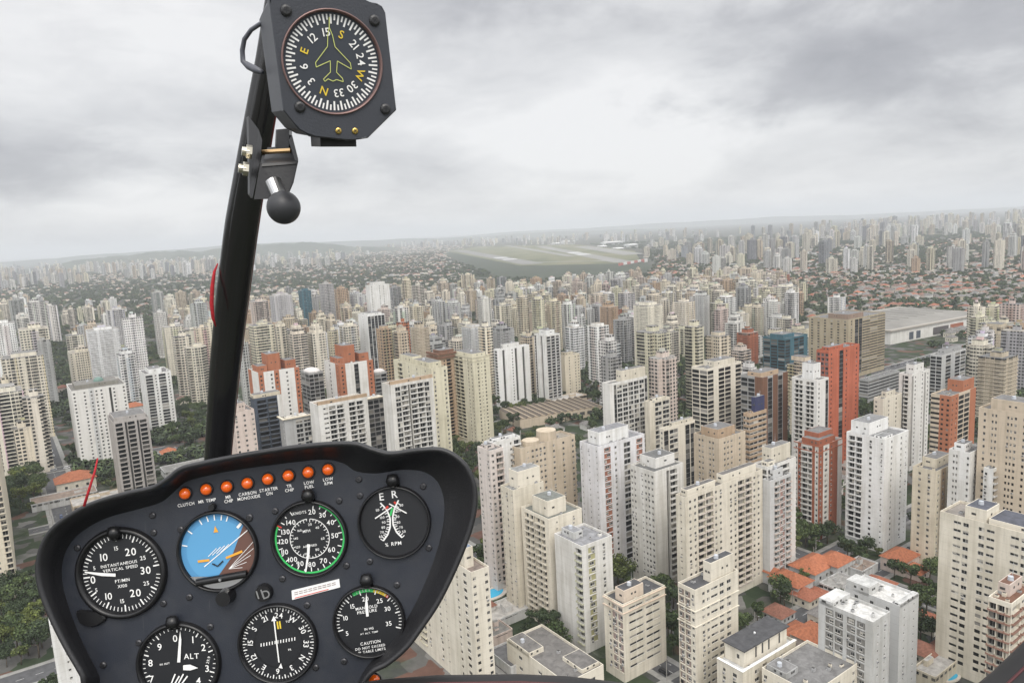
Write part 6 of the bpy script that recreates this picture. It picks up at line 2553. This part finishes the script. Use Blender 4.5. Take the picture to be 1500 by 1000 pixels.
REDY = plain('red_yarn', (.36, .012, .02), .8, var=.3, scale=400)
mb = MB()
mb.tube([cs(*q) for q in ((319, 386, .648), (314, 398, .645), (311, 420, .645), (310, 445, .647), (312, 466, .65), (316, 478, .655))], [.0005, .0013, .0018, .0018, .0014, .0005], REDY, 8)
o = mb.build('red_streamer', None, True)
o.matrix_world = strut.matrix_world.copy()
tag(o, 'red cloth streamer hanging along the left edge of the black strut', 'streamer')
mb = MB()
mb.tube([cs(*q) for q in ((143, 671, .70), (139, 690, .69), (131, 715, .688), (123, 741, .686))], [.0007, .0010, .0012, .0013], REDY, 7)
o = mb.build('yaw_string', None, True)
o.matrix_world = strut.matrix_world.copy()
tag(o, 'thin red string standing up from the left rim of the panel hood', 'string')

# compass on the strut
ZC = .43
n_ = Vector((.40, -.24, .885)).normalized()
xa = Vector((1, 0, 0)) - n_ * n_.x
xa.normalize()
ya = n_.cross(xa)
ca, sa = math.cos(R(-2)), math.sin(R(-2))
CF = CROT @ Matrix((xa, ya, n_)).transposed()
comp = bpy.data.objects.new('compass', None)
COL.objects.link(comp)
comp.matrix_world = Matrix.Translation(CAM + ray(488, 92) * ZC) @ CF.to_4x4()
tag(comp, 'boxy black vertical-card compass with an aeroplane outline on its dial', 'compass')
KC = ZC / FPX * .968
CASE = textured('compass_case', (0.045, 0.049, 0.06), .5, .3, 700)
kx = 1.035                                # the face is seen a little from the side
plate = [(-245, 235), (-232, 262), (-205, 268), (130, 292), (146, 268), (166, 254), (205, 250), (226, 240), (240, 215), (272, -190), (136, -312), (58, -324), (-112, -306), (-165, -276), (-222, -200)]
plate = [(x / 2.94 * kx * KC, y / 2.94 * kx * KC) for x, y in plate]
mb = MB()
mb.rings([[(x * .985, y * .985, .0) for x, y in plate], [(x, y, -.0012) for x, y in plate], [(x, y, -.009) for x, y in plate]], CASE, cap0=False)
r_in = 71.5 * kx * KC
ring = [(r_in * math.cos(i / 60 * 2 * math.pi), r_in * math.sin(i / 60 * 2 * math.pi)) for i in range(60)]
# plate front: fan between the dial opening and the outline
outl = []
for i in range(60):
    a = i / 60 * 2 * math.pi
    best = None
    d = (math.cos(a), math.sin(a))
    for j in range(len(plate)):
        p, q = plate[j], plate[(j + 1) % len(plate)]
        p, q = (p[0] * .985, p[1] * .985), (q[0] * .985, q[1] * .985)
        ex, ey = q[0] - p[0], q[1] - p[1]
        den = d[0] * ey - d[1] * ex
        if abs(den) < 1e-12:
            continue
        t_ = (p[0] * ey - p[1] * ex) / den
        u_ = (p[0] * d[1] - p[1] * d[0]) / den
        if t_ > 0 and -1e-6 <= u_ <= 1 + 1e-6:
            best = t_ if best is None else max(best, t_)
    outl.append((d[0] * best, d[1] * best))
mb.rings([[(*p, 0) for p in ring], [(*p, 0) for p in outl]], CASE)
mb.build('face_plate', comp)
mb = MB()
hb = [(x * .985, y * .975) for x, y in plate]
mb.rings([[(x, y, -.009) for x, y in hb], [(x, y, -.030) for x, y in hb], [(x * .99, y * .97, -.066) for x, y in hb]], CASE, cap1=True)
mb.build('housing', comp)
mb = MB()
mb.box(-.008, .014, -.0475, -.030, -.05, -.014, HOOD)
mb.build('bottom_block', comp)
mb = MB()
PINKR = plain('dial_ring_copper', (.22, .14, .13), .35, .5)
mb.rings([[(q * kx * KC * math.cos(i / 60 * 2 * math.pi), q * kx * KC * math.sin(i / 60 * 2 * math.pi), z) for i in range(60)] for q, z in ((73.5, .0002), (72.8, .0012), (71, .0012), (69.5, -.002))], PINKR)
mb.build('bezel', comp, True)
CDIAL = plain('compass_card', (0.035, 0.042, 0.055), .5)
o = Flat(KC * kx, -.002)
o.disc(70.5, CDIAL)
for i in range(72):
    a = i * 5 - 159
    o.tick(a, 66.5, 53.5 if i % 2 == 0 else 58.5, 2.6 if i % 2 == 0 else 2.3, LUM)
for t, hd in (('15', 150), ('S', 180), ('21', 210), ('24', 240), ('W', 270), ('30', 300), ('33', 330), ('N', 0), ('3', 30), ('6', 60), ('E', 90), ('12', 120)):
    a = hd - 159
    o.text(t, *o.pol(a, 42.5), 11.5, -a, DYEL if t in 'SWNE' else LUM)
PLN = [(578, 128), (590, 160), (598, 205), (660, 268), (663, 293), (604, 262), (598, 308), (622, 332), (625, 346), (596, 338), (580, 345), (560, 336), (546, 347), (540, 338), (572, 308), (574, 262), (513, 290), (511, 272), (566, 205), (570, 160)]
PLN = [((x - 584) / 2.94, (270 - y) / 2.94) for x, y in PLN]
for a, b2 in zip(PLN, PLN[1:] + PLN[:1]):
    o.bar(a, b2, 1.1, LINE, 3)
o.bar((-2, 48), (-1, 62), 1.4, LINE, 3)
o.mb.build('dial', comp)
SB = screw_mesh(8.5 * KC, DSCREW)
for cx, cy in ((400, 75), (768, 92), (428, 455), (800, 457)):
    put(SB, 'screw', comp, ((cx - 580) / 2.94 * kx * KC, (270 - cy) / 2.94 * kx * KC, 0), rs.uniform(0, 3), (1, 1, 1))
BA = screw_mesh(5 * KC, BRASS)
for cx in (585, 658):
    put(BA, 'adjuster', comp, ((cx - 580) / 2.94 * kx * KC, -282 / 2.94 * kx * KC, 0), .6, (1, 1, 1))
mb = MB()
cab = [(408, 20, .455), (396, 27, .46), (380, 36, .465), (368, 44, .47), (358, 58, .475), (355, 74, .478), (356, 90, .48), (364, 97, .48), (374, 102, .478), (384, 106, .474)]
o = MB()
o.tube([cs(*q) for q in cab], [.0013, .0013, .0014, .0014, .0015, .0016, .0017, .0024, .0024, .0015], plain('cable_grey', (.10, .105, .125), .4), 10)
c_ = o.build('compass_cable', None, True)
c_.matrix_world = strut.matrix_world.copy()
tag(c_, 'short grey cable looping out of the left side of the compass', 'cable')

# bracket and ball mount under the compass
br = bpy.data.objects.new('ball_mount', None)
COL.objects.link(br)
ZB = .50
br.matrix_world = Matrix.Translation(CAM + ray(400, 240) * ZB) @ CROT.to_4x4()
tag(br, 'black bracket with two bolts and a rubber ball clamped to the strut', 'ball mount')


def cb(x, y, Z):
    return cl(x, y, Z, 400, 240, ZB)


BRK = textured('bracket_black', (0.018, 0.018, 0.02), .4, .2, 400)


def slab(name, front, back, m=BRK):
    k = MB()
    k.rings([[cb(*q) for q in front], [cb(*q) for q in back]], m, True, True)
    return k.build(name, br)


slab('side_plate', [(364, 170, .495), (379, 190, .488), (384, 205, .485), (381, 236, .482), (370, 290, .482), (366, 284, .484), (366, 262, .487)], [(361, 172, .50), (376, 190, .494), (381, 205, .491), (378, 236, .488), (367, 290, .488), (363, 284, .49), (363, 262, .493)])
slab('clamp_block', [(381, 240, .482), (437, 236, .486), (430, 268, .484), (420, 291, .484), (372, 292, .482)], [(384, 228, .52), (432, 226, .52), (428, 262, .52), (418, 284, .52), (378, 284, .52)])
slab('clamp_arm', [(428, 198, .492), (437, 234, .487), (433, 238, .487), (423, 206, .492)], [(426, 198, .52), (434, 232, .516), (430, 236, .516), (421, 206, .52)])
slab('clamp_neck', [(406, 190, .506), (424, 188, .506), (423, 218, .506), (404, 220, .506)], [(404, 190, .53), (428, 188, .53), (427, 226, .53), (402, 228, .53)])
slab('top_plate', [(384, 240, .4815), (436, 236.5, .4855), (435, 240, .485), (383, 244, .481)], [(392, 216, .515), (424, 214, .515), (424, 216, .515), (392, 218, .515)])
for x, y in ((361, 223), (356, 248)):
    k = MB()
    k.cyl(cb(x + 8, y, .482), (-1, .05, .45), .0045, .0045, .0035, STEEL, 6)
    k.cyl(cb(x + 4, y, .4805), (-1, .05, .45), .0032, .0030, .0045, STEEL, 12)
    k.build('bolt', br)
k = MB()
k.cyl(cb(384, 223, .492), (1, .06, .0), .0016, .0016, .019, plain('zinc_yellow', (.62, .42, .22), .35, 1.0), 10)
k.build('cross_bolt', br)
k = MB()
k.cyl(cb(400, 266, .482), (.42, -.9, .25), .0052, .0044, .014, SILVER, 16)
k.build('stem', br)
k = MB()
c0, r0 = cb(415.5, 304, .475), 24.3 * .475 / FPX
rr = []
for i in range(1, 16):
    a = -math.pi / 2 + math.pi * i / 16
    rr.append([c0 + Vector((math.cos(a) * math.cos(j / 28 * 2 * math.pi), math.sin(a), math.cos(a) * math.sin(j / 28 * 2 * math.pi))) * r0 for j in range(28)])
k.rings(rr, RUBBER, True, True)
k.build('rubber_ball', br, True)

# edge of the nose along the bottom and the door frame in the corner
CABIN = textured('cabin_black', (0.010, 0.009, 0.009), .5, .2, 80)
RIMR = plain('cabin_red_edge', (.06, .008, .010), .5)


def camtube(name, pts, rad, m, label, cat, rim=None):
    oo = bpy.data.objects.new(name, None)
    COL.objects.link(oo)
    ox, oy, oz = pts[len(pts) // 2]
    oo.matrix_world = Matrix.Translation(CAM + ray(ox, oy) * oz) @ CROT.to_4x4()
    sm = []
    for i in range(len(pts) - 1):
        for j in range(6):
            t_ = j / 6
            sm.append(cl(*[pts[i][k] * (1 - t_) + pts[i + 1][k] * t_ for k in range(3)], ox, oy, oz))
    sm.append(cl(*pts[-1], ox, oy, oz))
    k = MB()
    k.tube(sm, rad, m, 20, True, (0, 1, 0))
    k.build('frame_tube', oo, True)
    if rim:
        k = MB()
        k.tube([p + Vector((rim[0] * rad, rim[1] * rad, .3 * rad)) for p in sm], .0011, RIMR, 8, True, (0, 1, 0))
        k.build('red_edge', oo, True)
    tag(oo, label, cat)
    return oo


camtube('nose_frame', [(470, 1052, .66), (560, 1038, .655), (640, 1032, .65), (760, 1030.5, .65), (830, 1033.5, .65), (905, 1042, .655), (1000, 1060, .66)], .0243, CABIN, 'dark curved nose frame with a red upper edge along the bottom', 'cabin frame', (0, .93))
camtube('door_frame', [(1380, 1110, .5), (1450, 1068, .5), (1500, 1027, .5), (1560, 970, .5)], .0235, CABIN, 'black corner of the door frame at the lower right', 'cabin frame', (-.66, .66))

# ------------------------------------------------------------------ haze
hz = MB()
hz.box(-44900, 44900, -2950, 44900, -1, 420, None)
hz.mats = []
me = bpy.data.meshes.new('haze')
me.from_pydata(hz.v, [], hz.f)
ho = link('haze', me)
m = bpy.data.materials.new('haze_air')
m.use_nodes = True
t = m.node_tree
t.nodes.clear()
vol = N(t, 'ShaderNodeVolumePrincipled')
vol.inputs['Color'].default_value = (.885, .915, .955, 1)
vol.inputs['Density'].default_value = 0.80e-4
vol.inputs['Anisotropy'].default_value = .2
out_ = N(t, 'ShaderNodeOutputMaterial')
t.links.new(vol.outputs[0], out_.inputs['Volume'])
me.materials.append(m)
tag(ho, kind='stuff')

# ------------------------------------------------------------------ labels: what each repeat stands beside, in the reader's terms
LANDMARKS += [('green airfield', 800, 378), ('large terminal hall', 832, 352), ('left edge skyline', 40, 395), ('skyline behind the strut', 280, 380), ('far right skyline', 1440, 340), ('skyline right of the airfield', 1080, 350),
              ('tree-lined avenue', 80, 620), ('parking lot', 238, 665)]
ORD = ['leftmost', 'second', 'third', 'fourth', 'fifth', 'sixth', 'seventh', 'eighth', 'ninth', 'tenth', 'eleventh', 'twelfth', 'thirteenth', 'fourteenth', 'fifteenth', 'sixteenth', 'seventeenth', 'eighteenth',
       'nineteenth', 'twentieth', 'twenty-first', 'twenty-second', 'twenty-third', 'twenty-fourth', 'twenty-fifth', 'twenty-sixth', 'twenty-seventh', 'twenty-eighth', 'twenty-ninth', 'thirtieth']


def compose_labels():
    bpy.context.view_layer.update()
    dg = bpy.context.evaluated_depsgraph_get()
    ho.hide_viewport = True
    bpy.context.view_layer.update()
    dg = bpy.context.evaluated_depsgraph_get()
    buckets = {}
    for (ob, adj, noun, nouns, sx, sy) in AUTO:
        mine = {ob.name} | {c.name for c in ob.children}
        geo = [ob] if ob.type == 'MESH' else []
        geo += [c for c in ob.children if c.type == 'MESH']
        pts = []
        for g_ in geo:
            vs = g_.data.vertices
            n = len(vs)
            for k in range(7):
                pts.append(g_.matrix_world @ vs[(k * 7919 + 13) % n].co)
        hit = []
        for P in pts:
            u, v = project(P)
            if not (0 <= u <= 1500 and 0 <= v <= 1000):
                continue
            d = (P - CAM)
            L = d.length
            d.normalize()
            ok, loc, nrm, idx, ob2, mw = S.ray_cast(dg, CAM, d, distance=L + 2)
            if not ok or ob2.name in mine or (loc - CAM).length > L - .6:
                hit.append((u, v))
        best = min(LANDMARKS, key=lambda l: (l[1] - sx) ** 2 + (l[2] - sy) ** 2)
        if hit:
            sx = sum(h[0] for h in hit) / len(hit)
            sy = sum(h[1] for h in hit) / len(hit)
            best = min(LANDMARKS, key=lambda l: (l[1] - sx) ** 2 + (l[2] - sy) ** 2)
            dx, dy = sx - best[1], sy - best[2]
            if abs(dx) > abs(dy) * 1.1:
                rel_ = 'left of' if dx < 0 else 'right of'
            else:
                rel_ = 'beyond' if dy < 0 else 'in front of'
            buckets.setdefault((adj, noun, nouns, rel_, best[0]), []).append((sx, ob, sy))
        else:
            for c_ in list(ob.children):          # the photo shows nothing of it: left out
                bpy.data.objects.remove(c_)
            bpy.data.objects.remove(ob)
    for (adj, noun, nouns, rel_, short), items in buckets.items():
        items.sort(key=lambda i: i[0])
        if len(items) == 1:
            items[0][1]['label'] = f'{adj} {noun} {rel_} the {short}'
            continue
        if len(items) > 16:          # too many for one count: rows from front to back
            items.sort(key=lambda i: -i[2])
            nr = -(-len(items) // 15)
            q = -(-len(items) // nr)
            rows = [(w_ + ' ' + adj, sorted(items[k * q:(k + 1) * q], key=lambda i: i[0])) for k, w_ in zip(range(nr), ('front-row', 'second-row', 'third-row', 'fourth-row', 'fifth-row', 'sixth-row'))]
        else:
            rows = [(adj, items)]
        for i, (sx, ob, n_, adj) in [(i, (it[0], it[1], len(r_), a_)) for a_, r_ in rows for i, it in enumerate(r_)]:
            o_ = 'leftmost of' if i == 0 else 'rightmost of' if i == n_ - 1 else ORD[min(i, 29)] + ' from left of'
            lab = f'{o_} the {adj} {nouns} {rel_} the {short}'
            ob['label'] = lab if len(lab.split()) <= 16 else lab.replace(' the ', ' ')
    ho.hide_viewport = False


compose_labels()
